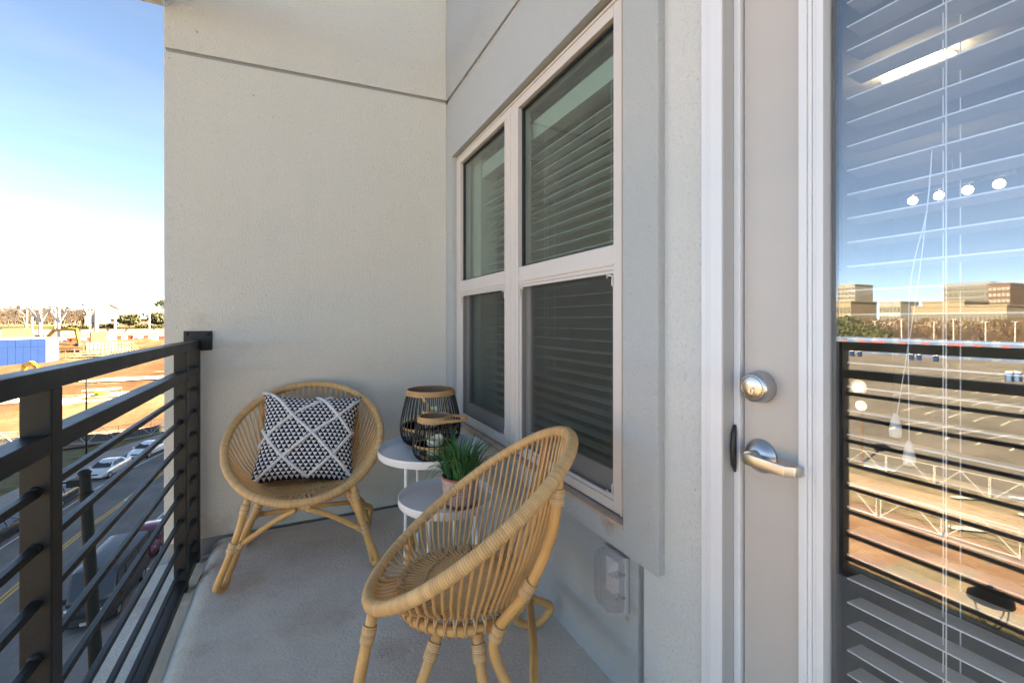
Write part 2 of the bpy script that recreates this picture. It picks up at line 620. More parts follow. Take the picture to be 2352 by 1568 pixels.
def pot_mat():
    k = NB('terracotta_striped')
    p = k.objc()
    s = k.n('SeparateXYZ', Vector=p)
    z = s.outputs[2]
    ang = k.math('ARCTAN2', s.outputs[1], s.outputs[0])
    wob = k.math('MULTIPLY', k.math('SUBTRACT', k.noise(p, 14, 2), 0.5), 0.012)
    zz = k.math('ADD', z, wob)
    hz = k.math('GREATER_THAN', k.math('FRACT', k.math('MULTIPLY', zz, 135.0)), 0.52)
    vt = k.math('GREATER_THAN', k.math('FRACT', k.math('ADD', k.math('MULTIPLY', ang, 11.0), k.math('MULTIPLY', k.noise(p, 30, 2), 0.8))), 0.5)
    t = k.math('MULTIPLY', zz, 1 / 0.131)
    m1 = k.math('COMPARE', t, 0.28, 0.13)
    m2 = k.math('COMPARE', t, 0.69, 0.11)
    vert = k.math('MAXIMUM', m1, m2)
    pat = k.math('ADD', k.math('MULTIPLY', vert, vt), k.math('MULTIPLY', k.math('SUBTRACT', 1.0, vert), hz))
    lo = k.math('GREATER_THAN', t, 0.13)
    hi = k.math('LESS_THAN', t, 0.94)
    pat = k.math('MULTIPLY', pat, k.math('MULTIPLY', lo, hi))
    pat = k.math('MULTIPLY', pat, k.ramp(k.noise(p, 60, 2), [(0.3, (0.5, 0.5, 0.5)), (0.45, (1, 1, 1))]))
    col = k.mix(pat, rgb(0.36, 0.12, 0.075), rgb(0.74, 0.68, 0.65))
    return k.done(col, 0.8, 0, k.bump(pat, 0.4, 0.001), 0.2)


M['pot'] = pot_mat()


def clear_plastic():
    k = NB('clear_plastic')
    k.t.nodes.remove(k.b)
    p = k.pos()
    tr = k.n('BsdfTransparent', Color=rgb(0.90, 0.90, 0.91))
    gl = k.n('BsdfGlossy', Roughness=0.12, Color=rgb(1, 1, 1))
    df = k.n('BsdfDiffuse', Color=rgb(0.62, 0.62, 0.64))
    a = k.n('MixShader', Fac=k.math('MULTIPLY_ADD', k.noise(p, 30, 3), 0.16, 0.07))
    k.t.links.new(tr.outputs[0], a.inputs[1])
    k.t.links.new(df.outputs[0], a.inputs[2])
    b = k.n('MixShader', Fac=k.math('MULTIPLY_ADD', schlick(k, 0.04), 0.8, 0.0))
    k.t.links.new(a.outputs[0], b.inputs[1])
    k.t.links.new(gl.outputs[0], b.inputs[2])
    k.t.links.new(b.outputs[0], k.out.inputs[0])
    return k.m


M['clear'] = clear_plastic()


def emit(name, c, s):
    k = NB(name)
    k.b.inputs['Base Color'].default_value = rgb(0.8, 0.8, 0.8)
    k.b.inputs['Emission Color'].default_value = (*c, 1)
    k.b.inputs['Emission Strength'].default_value = s
    return k.m


M['lampglow'] = emit('lit_lamp_glass', (1.0, 0.84, 0.62), 1.5)

# ================================================================ THE BALCONY
YE, XP, XB = 2.856, 0.900, 0.925        # end wall plane, window panel plane, lower wall plane
YB = -1.75                              # rear end of the balcony
XE = -0.612                             # outer edge of the end wall

# floor slab: one cross-section, rounded towards the railing, with the lower ledge outside
prof = [(0.99, 0.0)]
prof += [(-0.33 + 0.0, 0.0)]
for i in range(1, 7):
    a = math.pi / 2 * i / 6
    prof.append((-0.33 - 0.085 * math.sin(a), -0.068 + 0.068 * math.cos(a)))
prof += [(-0.43, -0.075), (-0.645, -0.085), (-0.66, -0.10), (-0.66, -0.36), (0.99, -0.36)]


def slab_mesh():
    m = MB()
    ys = [YB + (YE - 0.001 - YB) * i / 60 for i in range(61)]
    n = len(prof)
    vs = []
    for y in ys:
        for i, (x, z) in enumerate(prof):
            wob = 0.012 * mnoise.noise(Vector((0, y * 2.3, 3))) if 1 <= i <= 7 else 0
            vs.append((x + wob, y, z + (0.002 * mnoise.noise(Vector((x * 9, y * 9, 0))) if 1 < i < 9 else 0)))
    fs = []
    for j in range(60):
        for i in range(n):
            k = (i + 1) % n
            fs.append((j * n + i, j * n + k, (j + 1) * n + k, (j + 1) * n + i))
    fs += [tuple(range(n)), tuple(60 * n + i for i in range(n - 1, -1, -1))]
    return m.add(vs, fs)


fl = slab_mesh().build('balcony_floor', M['concrete'], smooth='auto', kind='structure')
# ledge strip carried on past the end wall
MB().box(-0.66, XE + 0.02, YE - 0.0005, 3.20, -0.36, -0.086).build('slab_edge', M['ledge'], fl)
# saw-cut joint
MB().box(0.70, 0.90, 1.075, 1.082, 0.0005, 0.0030).build('sawn_joint', M['groove'], fl)

# end wall: two stucco panels with a recessed metal joint between them
ew = thing('end_wall', (0.15, YE + 0.15, 0), 'warm grey stucco end wall behind the round chair with pillow, one sloping joint high up', 'wall')
zj0, zj1 = 2.572, 2.620
MB().prism([(XE, 0.014), (XP, 0.014), (XP, zj1 - 0.011), (XE, zj0 - 0.011)], 'Y', YE, YE + 0.30).build('stucco_panel', M['endwall'], ew, bevel=0.004)
MB().prism([(XE, zj0 + 0.011), (XP, zj1 + 0.011), (XP, 3.60), (XE, 3.60)], 'Y', YE, YE + 0.30).build('stucco_panel', M['endwall'], ew, bevel=0.004)
MB().prism([(XE + 0.014, zj0 - 0.0112), (XP, zj1 - 0.0112), (XP, zj1 + 0.0112), (XE + 0.014, zj0 + 0.0112)], 'Y', YE + 0.014, YE + 0.29).build('joint_strip', M['groove'], ew)
MB().prism([(XE + 0.002, zj0 - 0.0125), (XP, zj1 - 0.0125), (XP, zj1 - 0.0108), (XE + 0.002, zj0 - 0.0108)], 'Y', YE - 0.0015, YE + 0.014).build('joint_bead', M['trimw'], ew)
MB().box(XE + 0.01, XP, YE + 0.03, YE + 0.29, -0.3, 0.014).build('wall_footing', M['groove'], ew)

# window wall: proud blue-grey panel round the window opening, plain wall below it, off-white wall by the door
OY0, OY1, OZ0, OZ1 = 1.082, 2.748, 0.545, 2.222      # window opening
PY0 = 0.935                                          # near edge of the proud panel
ww = thing('window_wall', (1.0, 1.9, 0), 'blue grey stucco wall holding the tall four pane window, running into the corner', 'wall')
XO = 1.10


def panel_piece(y0, y1, z0, z1, bev=0.003):
    MB().box(XP, XO, y0, y1, z0, z1).build('stucco_panel', M['panel'], ww, bevel=bev)


panel_piece(PY0, OY0, 0.462, 2.590)
panel_piece(OY1, YE + 0.05, 0.462, 2.590)
panel_piece(OY0 + .0002, OY1 - .0002, 0.462, OZ0)
panel_piece(OY0 + .0002, OY1 - .0002, OZ1, 2.590)
MB().prism([(PY0, 2.604), (YE + 0.05, 2.632), (YE + 0.05, 3.60), (PY0, 3.60)], 'X', XP, XO).build('stucco_panel', M['panel'], ww, bevel=0.003)
MB().box(XP + 0.014, XO - 0.001, PY0 + 0.002, YE + 0.05, 2.5895, 2.635).build('joint_strip', M['groove'], ww)
MB().box(XP - 0.004, XP + 0.02, PY0 + .01, YE - 0.001, 2.586, 2.5902).build('joint_bead', M['trimw'], ww)
MB().box(XB, XO, 1.042, YE + 0.05, -0.2, 0.4622).build('lower_wall', M['basewall'], ww)
MB().box(XB + 0.016, XO - .001, 1.018, 1.0424, -0.2, 0.4625).build('control_joint', M['groove'], ww)
for k, (y, z, r) in enumerate(((1.30, 0.545, 0.012), (1.16, 0.541, 0.016), (1.52, 0.545, 0.010))):
    pass
MB().box(XP - 0.004, XP + 0.03, OY0 - 0.006, OY1, 0.535, 0.5462).build('stained_caulk', M['caulk'], ww, bevel=0.002)

dw = thing('door_wall', (1.0, 0.3, 0), 'off white stucco wall strip between the grey window panel and the door casing', 'wall')
DY1 = 0.800                                        # casing outer edge
MB().box(XB, XO, DY1 - 0.02, 1.0182, -0.2, 3.60).build('stucco_panel', M['whitewall'], dw, bevel=0.003)
MB().box(XB, XO, -0.32, DY1 - 0.0202, 2.13, 3.60).build('stucco_panel', M['whitewall'], dw, bevel=0.003)
MB().box(XB, XO, YB, -0.30, -0.2, 3.60).build('stucco_panel', M['whitewall'], dw, bevel=0.003)

# slim fascia beam over the railing line, roof left out behind it to let in sky light
MB().box(-0.80, XE - 0.0005, 1.85, YE, 2.79, 2.97).build('edge_beam', M['ceil'], ew, bevel=0.004)

# the block of flats round the balcony (casts the shade on the street)
ab = thing('apartment_building', (8, 0, -13.83), 'pale apartment block that carries the balcony and shades the street', 'building')
MB().box(6.6, 18, -45, 66, -13.83, 14.8).build('rear_block', M['endwall'], ab)
MB().box(XO + .002, 6.6, -45, 62, 2.85, 3.60).build('room_roof', M['endwall'], ab)
MB().box(-0.60, 6.6, YE + 0.305, 62, -13.83, 3.60).build('projecting_bay', M['endwall'], ab)
MB().box(XO + .002, 6.6, -45, -3.32, -13.83, 2.849).build('side_storeys', M['endwall'], ab)
MB().box(0.3, 6.6, YB - 0.265, YE + 0.3, -13.83, -0.365).build('lower_storeys', M['endwall'], ab)

# the room behind the glass
rm = thing('living_room', (3.5, 0, -0.05), 'dim room seen behind the door and window glass', 'room')
MB().box(XO, 6.55, -3.2, YE, -0.1, -0.02).build('floor', M['roomfloor'], rm)
MB().box(XO, 6.55, -3.2, YE, 2.70, 2.80).build('ceiling', M['roomceil'], rm)
MB().box(6.5, 6.58, -3.2, YE, -0.02, 2.70).build('wall', M['roomwall'], rm)
MB().box(XO, 6.5, YE, YE + 0.1, -0.02, 2.70).build('wall', M['roomwall'], rm)
MB().box(XO, 6.5, -3.3, -3.2, -0.02, 2.70).build('wall', M['roomwall'], rm)
MB().box(XO - 0.0, XO + 0.012, -3.2, -0.32, -0.02, 2.7).build('wall', M['roomwall'], rm)
MB().box(1.02, 1.13, 2.545, 2.80, 0.5, 2.26).build('window_return', M['roomceil'], rm)
# lit lamps inside, seen in the door glass
cl = thing('ceiling_lamp', (3.3, 1.33, 2.70), 'lit oblong flush ceiling lamp inside the room behind the door glass', 'lamp')
m = MB()
pts = [(3.3, 1.33 - 0.17 + 0.34 * i / 10, 2.655) for i in range(11)]
m.tube(pts, [0.012, 0.055, 0.07, 0.075, 0.075, 0.075, 0.075, 0.075, 0.07, 0.055, 0.012], 14, flat=0.6)
m.build('diffuser', M['lampglow'], cl, smooth=True)
MB().box(3.22, 3.38, 1.18, 1.48, 2.68, 2.702).build('mount', M['roomceil'], cl, bevel=0.005)
vl = thing('globe_light_bar', (5.0, 1.78, 2.3), 'row of four small lit globes on a bar inside the room', 'lamp')
MB().box(4.985, 5.015, 1.40, 2.15, 2.31, 2.335).build('bar', M['nickel'], vl)
MB().tube([(5, 1.78, 2.33), (5, 1.78, 2.70)], 0.01).build('stem', M['nickel'], vl)
for i in range(4):
    y = 1.50 + 0.183 * i
    g = MB().ball((5.0, y, 2.252), 0.036, 14).build('globe', M['lampglow'], vl, smooth=True)
    MB().tube([(5, y, 2.28), (5, y, 2.32)], 0.012).build('socket', M['nickel'], g)

# ---------------------------------------------------------------- window
wd = thing('window', (0.96, 1.9, 0.55), 'tall beige framed window with two panes over two screened sashes', 'window')
XF0, XF1 = 0.930, 1.00


def fr(name, y0, y1, z0, z1, x0=XF0, x1=XF1, mat='vinyl', bev=0.003, parent=wd):
    return MB().box(x0, x1, y0, y1, z0, z1).build(name, M[mat], parent, bevel=bev)


FY0, FY1, FZ0, FZ1 = 1.088, 2.742, 0.552, 2.216
fr('jamb', FY0, 1.165, FZ0, FZ1)
fr('jamb', 2.668, FY1, FZ0, FZ1)
fr('head', 1.1652, 2.6678, 2.160, FZ1)
fr('sill', 1.1652, 2.6678, FZ0, 0.585)
fr('mullion', 1.857, 2.004, 0.5852, 2.1598, x0=XF0 - 0.002)
for y in (1.875, 1.93, 1.984):
    MB().box(XF0 - 0.0045, XF0 - 0.001, y - 0.002, y + 0.002, 0.586, 2.159).build('mullion_ridge', M['vinyl'], wd)
fr('outer_bead', FY0, FY1, 2.199, 2.205, x0=XF0 - 0.006, x1=XF0 + 0.001, bev=0.001)
fr('outer_bead', FY0 + 0.03, FY0 + 0.036, FZ0, 2.19, x0=XF0 - 0.005, x1=XF0 + 0.001, bev=0.001)
for (y0, y1) in ((1.1652, 1.8568), (2.0042, 2.6678)):
    fr('meeting_rail', y0, y1, 1.338, 1.420, x0=XF0 + 0.004)
    fr('rail_bead', y0, y1, 1.352, 1.358, x0=XF0 - 0.002, x1=XF0 + 0.005, bev=0.001)
    # upper fixed light
    MB().box(0.957, 0.962, y0 + 0.004, y1 - 0.004, 1.424, 2.156).build('pane', M['wglass'], wd)
    for (a, b, c, d) in ((y0, y1, 1.4202, 1.428), (y0, y1, 2.152, 2.1598), (y0, y0 + 0.008, 1.428, 2.152), (y1 - 0.008, y1, 1.428, 2.152)):
        fr('gasket', a, b, c, d, x0=0.950, x1=0.966, mat='seal', bev=0)
    # lower sash behind an insect screen
    sh = fr('sash', y0 + .002, y0 + 0.045, 0.586, 1.337, x0=0.968, x1=0.992, mat='vinyl2')
    fr('sash', y1 - 0.045, y1 - .002, 0.586, 1.337, x0=0.968, x1=0.992, mat='vinyl2')
    fr('sash', y0 + 0.0452, y1 - 0.0452, 0.586, 0.665, x0=0.968, x1=0.992, mat='vinyl2')
    MB().box(0.978, 0.982, y0 + 0.045, y1 - 0.045, 0.665, 1.337).build('pane', M['wglass'], wd)
    s = MB().box(0.9455, 0.947, y0 + 0.012, y1 - 0.012, 0.597, 1.326).build('insect_screen', M['screen'], wd)
    for (a, b, c, d) in ((y0, y1, 0.5852, 0.597), (y0, y1, 1.326, 1.3378), (y0, y0 + 0.012, 0.597, 1.326), (y1 - 0.012, y1, 0.597, 1.326)):
        fr('screen_frame', a, b, c, d, x0=0.938, x1=0.950, mat='vinyl2', bev=0.002)
    for (yy, zz, sy, sz) in ((y0 + 0.004, 1.318, 1, -1), (y1 - 0.004, 1.318, -1, -1), (y0 + 0.004, 0.604, 1, 1)):
        m = MB().tube([(0.936, yy, zz + sz * 0.035), (0.934, yy + sy * 0.006, zz + sz * 0.028), (0.935, yy + sy * 0.004, zz), (0.934, yy + sy * 0.03, zz - sz * 0.004), (0.936, yy + sy * 0.036, zz + sz * 0.004)], 0.0042, 6)
        m.build('screen_clip', M['vinyl'], wd, smooth=True)


def blind(label, name, x, y0, y1, z0, z1, pitch, tilt, cords, group, valance=True, depth=0.05):
    t = thing(name, (x, (y0 + y1) / 2, z0), label, 'blind', group)
    n = int((z1 - z0) / pitch)
    sm = None
    Rm = Matrix.Rotation(tilt, 4, 'Y')
    for i in range(n):
        z = z0 + 0.02 + i * pitch
        if sm is None:
            b = MB()
            b.cbox((0, 0, 0), (depth, y1 - y0, 0.0032), Rm)
            sm = b.mesh('slat', M['slat'], bevel=0.0008)
        o = obj('slat', sm, t, rel=True)
        o.location = (0, 0, z - z0)
    MB().box(x - 0.026, x + 0.026, y0, y1, z0 - 0.012, z0 + 0.006).build('bottom_rail', M['slat'], t, bevel=0.003)
    if valance:
        MB().box(x - 0.04, x + 0.03, y0 - 0.005, y1 + 0.005, z1, z1 + 0.085).build('valance', M['slat'], t, bevel=0.003)
    for c in cords:
        m = MB()
        for dx in (-depth / 2 - 0.001, depth / 2 + 0.001):
            m.tube([(x + dx, c, z0), (x + dx, c, z1)], 0.0011, 5)
        m.build('ladder_cord', M['cordm'], t)
        MB().tube([(x - 0.004, c + 0.012, z0), (x - 0.004, c + 0.012, z1)], 0.0011, 5).build('lift_cord', M['cordm'], t)
    return t


blind('white slatted blind inside the wider window light beside the panel edge', 'window_blind', 1.055, 1.10, 1.925, 0.62, 2.03, 0.0455, R(-3), (1.25, 1.30, 1.78), 'window blinds')
blind('white slatted blind inside the narrow looking window light next to the corner', 'window_blind', 1.055, 1.945, 2.505, 0.62, 2.03, 0.0455, R(-3), (2.10, 2.40), 'window blinds')

# ---------------------------------------------------------------- door frame and door
df = thing('door_frame', (0.95, 0.25, 0), 'white ribbed door casing with jamb coloured in shade grey beside the off white wall', 'door frame')
CY0 = 0.732
for (a, b, x0) in ((DY1 - 0.020, DY1, 0.913), (DY1 - 0.034, DY1 - 0.0202, 0.908), (CY0, DY1 - 0.0342, 0.903)):
    MB().box(x0, 0.965, a, b, 0.0, 2.13).build('casing', M['trimw'], df, bevel=0.002)
MB().box(0.904, 0.966, CY0 - 0.004, CY0 - 0.0002, 0.0, 2.13).build('jamb', M['jamb'], df)
MB().box(0.938, 1.05, 0.711, CY0 - 0.0042, 0.0, 2.13).build('door_stop', M['trimw'], df, bevel=0.002)
MB().box(0.903, 0.965, -0.30, CY0 - 0.0044, 2.075, 2.13).build('casing', M['trimw'], df, bevel=0.002)
MB().box(0.903, 0.965, -0.30, -0.235, 0.0, 2.0748).build('casing', M['trimw'], df, bevel=0.002)
MB().box(0.900, 1.05, -0.234, 0.7108, 0.0012, 0.022).build('threshold', M['nickel'], df, bevel=0.002)
MB().tube([(0.936, 0.722, 0.815), (0.930, 0.7205, 0.835), (0.928, 0.7205, 0.87), (0.930, 0.7205, 0.905), (0.936, 0.722, 0.925)], [0.003, 0.006, 0.007, 0.006, 0.003], 8).build('strike_plate', M['black'], df, smooth=True)

dr = thing('patio_door', (0.96, 0.25, 0.02), 'taupe patio door with one tall pane reflecting the railing and car park', 'door')
XL = 0.948
GY0, GY1, GZ0, GZ1 = 0.005, 0.525, 0.26, 1.93
for (y0, y1, z0, z1) in ((0.571, 0.706, 0.026, 2.07), (-0.228, -0.040, 0.026, 2.07), (-0.0398, 0.5708, 0.026, 0.215), (-0.0398, 0.5708, 1.975, 2.07)):
    MB().box(XL, XL + 0.045, y0, y1, z0, z1).build('leaf', M['leaf'], dr, bevel=0.0015)
# ribbed glazing frame
for j, (t0, t1, xo) in enumerate(((0.0, 0.016, 0.930), (0.0162, 0.024, 0.934), (0.0242, 0.032, 0.937), (0.0322, 0.046, 0.934))):
    ya, yb, za, zb = 0.5708 - t0, -0.0398 + t0, 0.215 + t0, 1.975 - t0
    d = t1 - t0
    for (y0, y1, z0, z1) in ((ya - d, ya, za, zb), (yb, yb + d, za, zb), (yb + d + .0001, ya - d - .0001, za, za + d), (yb + d + .0001, ya - d - .0001, zb - d, zb)):
        MB().box(xo, 0.97, y0, y1, z0, z1).build('glazing_frame', M['trimw'], dr, bevel=0.0022)
GL = MB().box(0.957, 0.962, 0.0062, 0.5248, 0.2612, 1.9288).build('pane', M['dglass'], dr)
for (y0, y1, z0, z1) in ((0.517, 0.5248, 0.262, 1.928), (0.0064, 0.013, 0.262, 1.928)):
    MB().box(0.9625, 0.985, y0, y1, z0, z1).build('spacer', M['seal'], dr)
MY = Matrix.Rotation(R(-90), 4, 'Y')                  # lathe axis -> -X


def knob(prof, c, name, mat, parent, seg=36):
    return MB().lathe(prof, c, seg, MY).build(name, M[mat], parent, smooth='auto')


db = knob([(0.036, 0), (0.0365, 0.004), (0.0325, 0.028), (0.029, 0.032), (0.0265, 0.0325), (0.0255, 0.0305), (0.0245, 0.0300)], (XL, 0.664, 1.022), 'deadbolt', 'nickel', dr)
knob([(0.0240, 0), (0.0240, 0.0322), (0.0225, 0.0332), (0, 0.0334)], (XL, 0.664, 1.022), 'cylinder_face', 'brassy', db)
knob([(0.0078, 0.030), (0.0078, 0.0350), (0.0072, 0.0356), (0, 0.0357)], (XL, 0.664, 1.022 - 0.007), 'key_plug', 'nickel', db, 20)
MB().box(XL - 0.0362, XL - 0.0352, 0.6632, 0.6648, 1.0100, 1.0195).build('keyway', M['black'], db)
lv = knob([(0.0375, 0), (0.0378, 0.004), (0.0345, 0.0075), (0.028, 0.016), (0.018, 0.020), (0.0155, 0.021), (0.0152, 0.043), (0, 0.043)], (XL, 0.664, 0.866), 'lever_handle', 'nickel', dr)
m = MB()
hp = [(XL - 0.044, 0.676, 0.866), (XL - 0.050, 0.664, 0.866), (XL - 0.052, 0.64, 0.8655), (XL - 0.052, 0.610, 0.865), (XL - 0.051, 0.578, 0.864), (XL - 0.040, 0.5655, 0.864), (XL - 0.022, 0.562, 0.864)]
hw = [0.008, 0.0122, 0.0122, 0.0115, 0.011, 0.0108, 0.0105]
for i, (x, y, z) in enumerate(hp):
    pass
def ribbon(pts, hws, th):
    mm = MB()
    n = len(pts)
    vs = []
    for i in range(n):
        a = Vector(pts[max(i - 1, 0)])
        b = Vector(pts[min(i + 1, n - 1)])
        t = (b - a)
        t.z = 0
        t.normalize()
        nn = Vector((-t.y, t.x, 0)) * th / 2
        p = Vector(pts[i])
        for (sg, zz) in ((1, -1), (1, 1), (-1, 1), (-1, -1)):
            vs.append(p + nn * sg + Vector((0, 0, hws[i] * zz)))
    fs = []
    for i in range(n - 1):
        for k in range(4):
            fs.append((i * 4 + k, i * 4 + (k + 1) % 4, i * 4 + 4 + (k + 1) % 4, i * 4 + 4 + k))
    fs += [(0, 1, 2, 3), tuple((n - 1) * 4 + k for k in (3, 2, 1, 0))]
    return mm.add(vs, fs)
ribbon(hp, hw, 0.009).build('lever', M['nickel'], lv, smooth='auto', bevel=0.0025)
blind('white slatted blind hanging inside the patio door behind its reflecting pane', 'door_blind', 1.016, 0.012, 0.512, 0.30, 1.90, 0.0478, R(6), (0.36, 0.15), 'door blind')
t = thing('blind_pull', (0.985, 0.37, 1.0), 'two white pull cords with tassels hanging inside the door pane', 'pull cord')
for i, (y, zb) in enumerate(((0.425, 0.985), (0.405, 0.94))):
    cd = MB().tube(catmull([(0.982, 0.375, 1.47), (0.980, 0.382, 1.36), (0.978, 0.395 + 0.01 * i, 1.22), (0.976, y, zb)], 6), 0.0008, 5).build('cord', M['cordm'], t)
    MB().lathe([(0.003, 0.03), (0.006, 0.022), (0.0095, 0.0), (0.0085, -0.012), (0.001, -0.014)], (0.976, y, zb - 0.012), 12).build('tassel', M['cordm'], cd, smooth=True)

# weatherproof outlet cover under the window panel
oc = thing('outlet_cover', (0.92, 1.13, 0.35), 'clear plastic weatherproof outlet cover on the lower wall under the window', 'outlet cover')
MB().box(0.905, 0.9245, 1.078, 1.186, 0.268, 0.444).build('back_plate', M['jamb'], oc, bevel=0.006)
MB().box(0.900, 0.906, 1.105, 1.165, 0.31, 0.42).build('socket_face', M['vinyl'], oc, bevel=0.003)
cv = MB()
lv0 = []
for (ins, x) in ((0.0, 0.905), (0.002, 0.880), (0.006, 0.866), (0.016, 0.857), (0.030, 0.855)):
    y0, y1, z0, z1 = 1.080 + ins, 1.186 - ins, 0.270 + ins, 0.446 - ins
    c = 0.024
    lv0.append([(x, y0 + c, z0), (x, y1 - c, z0), (x, y1 - c * .3, z0 + c * .3), (x, y1, z0 + c), (x, y1, z1 - c), (x, y1 - c * .3, z1 - c * .3), (x, y1 - c, z1), (x, y0 + c, z1), (x, y0 + c * .3, z1 - c * .3), (x, y0, z1 - c), (x, y0, z0 + c), (x, y0 + c * .3, z0 + c * .3)])
vs = [p for l in lv0 for p in l]
fs = [(i * 12 + k, i * 12 + (k + 1) % 12, i * 12 + 12 + (k + 1) % 12, i * 12 + 12 + k) for i in range(4) for k in range(12)]
fs.append(tuple(48 + k for k in range(12)))
cv.add(vs, fs).build('clear_lid', M['clear'], oc, smooth='auto')
for z in (0.325, 0.395):
    MB().tube([(0.872, 1.0795, z), (0.886, 1.0775, z), (0.905, 1.079, z)], 0.004, 8).build('hinge', M['clear'], oc, smooth=True)
    MB().box(0.862, 0.90, 1.085, 1.105, z - 0.002, z + 0.002).build('lid_rib', M['clear'], oc)

# ---------------------------------------------------------------- railing
rl = thing('railing', (-0.475, 1.2, -0.07), 'charcoal metal balcony railing with thin horizontal bars', 'railing')
RX0, RX1 = -0.5006, -0.4506
for (n, z0, z1, y1) in (('top_rail', 1.030, 1.070, 2.8475), ('second_rail', 0.897, 0.937, 2.835), ('bottom_rail', -0.056, -0.018, 2.80)):
    MB().box(RX0 + (0.001 if n != 'top_rail' else 0), RX1 - (0.001 if n != 'top_rail' else 0), YB, y1, z0, z1).build(n, M['rail'], rl, bevel=0.003)
posts = (1.2376, 2.500, 2.783, -0.03, -1.30)
for y in posts:
    MB().box(RX0 + 0.0004, RX1 - 0.0004, y, y + 0.05, -0.10, 1.0305).build('post', M['rail'], rl, bevel=0.003)
bar = None
seg = []
ps = sorted(posts)
for a, b in zip(ps[:-1], ps[1:]):
    seg.append((a + 0.05, b))
seg.append((YB, ps[0]))
for k in range(8):
    z = 0.030 + 0.1130 * k
    for (a, b) in seg:
        if a < -1.0 and b < -1.2:
            continue
        MB().box(-0.4836, -0.4676, a - 0.001, b + 0.001, z - 0.008, z + 0.008).build('bar', M['rail'], rl, bevel=0.0015)
# weld beads where the bars meet the posts
wm = MB()
random.seed(3)
wm.add(*[(lambda vv: (vv.v, vv.f))(MB().ball((0, 0, 0), 0.011, 8, (1.05, 0.8, 1.0)))[i] for i in (0, 1)])
wme = wm.mesh('weld', M['rail'], smooth=True)
for k in range(8):
    z = 0.030 + 0.1130 * k
    for y in (1.2376, 1.2876, 2.500, 2.55, 2.783):
        o = obj('weld', wme, rl, rel=True)
        s = random.uniform(0.85, 1.2)
        o.scale = (s, s, s)
        o.location = (-0.4756 - WT['railing'].x, y + random.uniform(-0.003, 0.003) - WT['railing'].y, z + random.uniform(0, 0.004) - WT['railing'].z)
pl = MB().box(-0.528, -0.401, YE - 0.0095, YE - 0.0005, 1.015, 1.118).build('wall_plate', M['rail'], rl, bevel=0.004)
for (x, z) in ((-0.512, 1.102), (-0.418, 1.102), (-0.512, 1.03), (-0.418, 1.03)):
    MB().lathe([(0.0085, 0), (0.008, 0.004), (0.004, 0.0062), (0, 0.0065)], (x, YE - 0.0095, z), 14, Matrix.Rotation(R(90), 4, 'X')).build('bolt', M['rail'], pl, smooth=True)

# ================================================================ RATTAN CHAIRS
TL, RA, RB, ZC = R(35.8), 0.357, 0.378, 0.588


def rim_pt(t, k=1.0, dz=0.0):
    return Vector((RA * k * math.cos(t), RB * k * math.sin(t) * math.cos(TL), ZC - RB * k * math.sin(t) * math.sin(TL) + dz))


def wrap(parent, a, b, r, name='binding'):
    a, b = Vector(a), Vector(b)
    b = a + (b - a).normalized() * 0.042
    n = 14
    m = MB().tube([a.lerp(b, i / n) for i in range(n + 1)], [r * (1 + 0.05 * (i % 2)) for i in range(n + 1)], 10)
    m.build(name, M['rbind'], parent, smooth=True, attr=True)


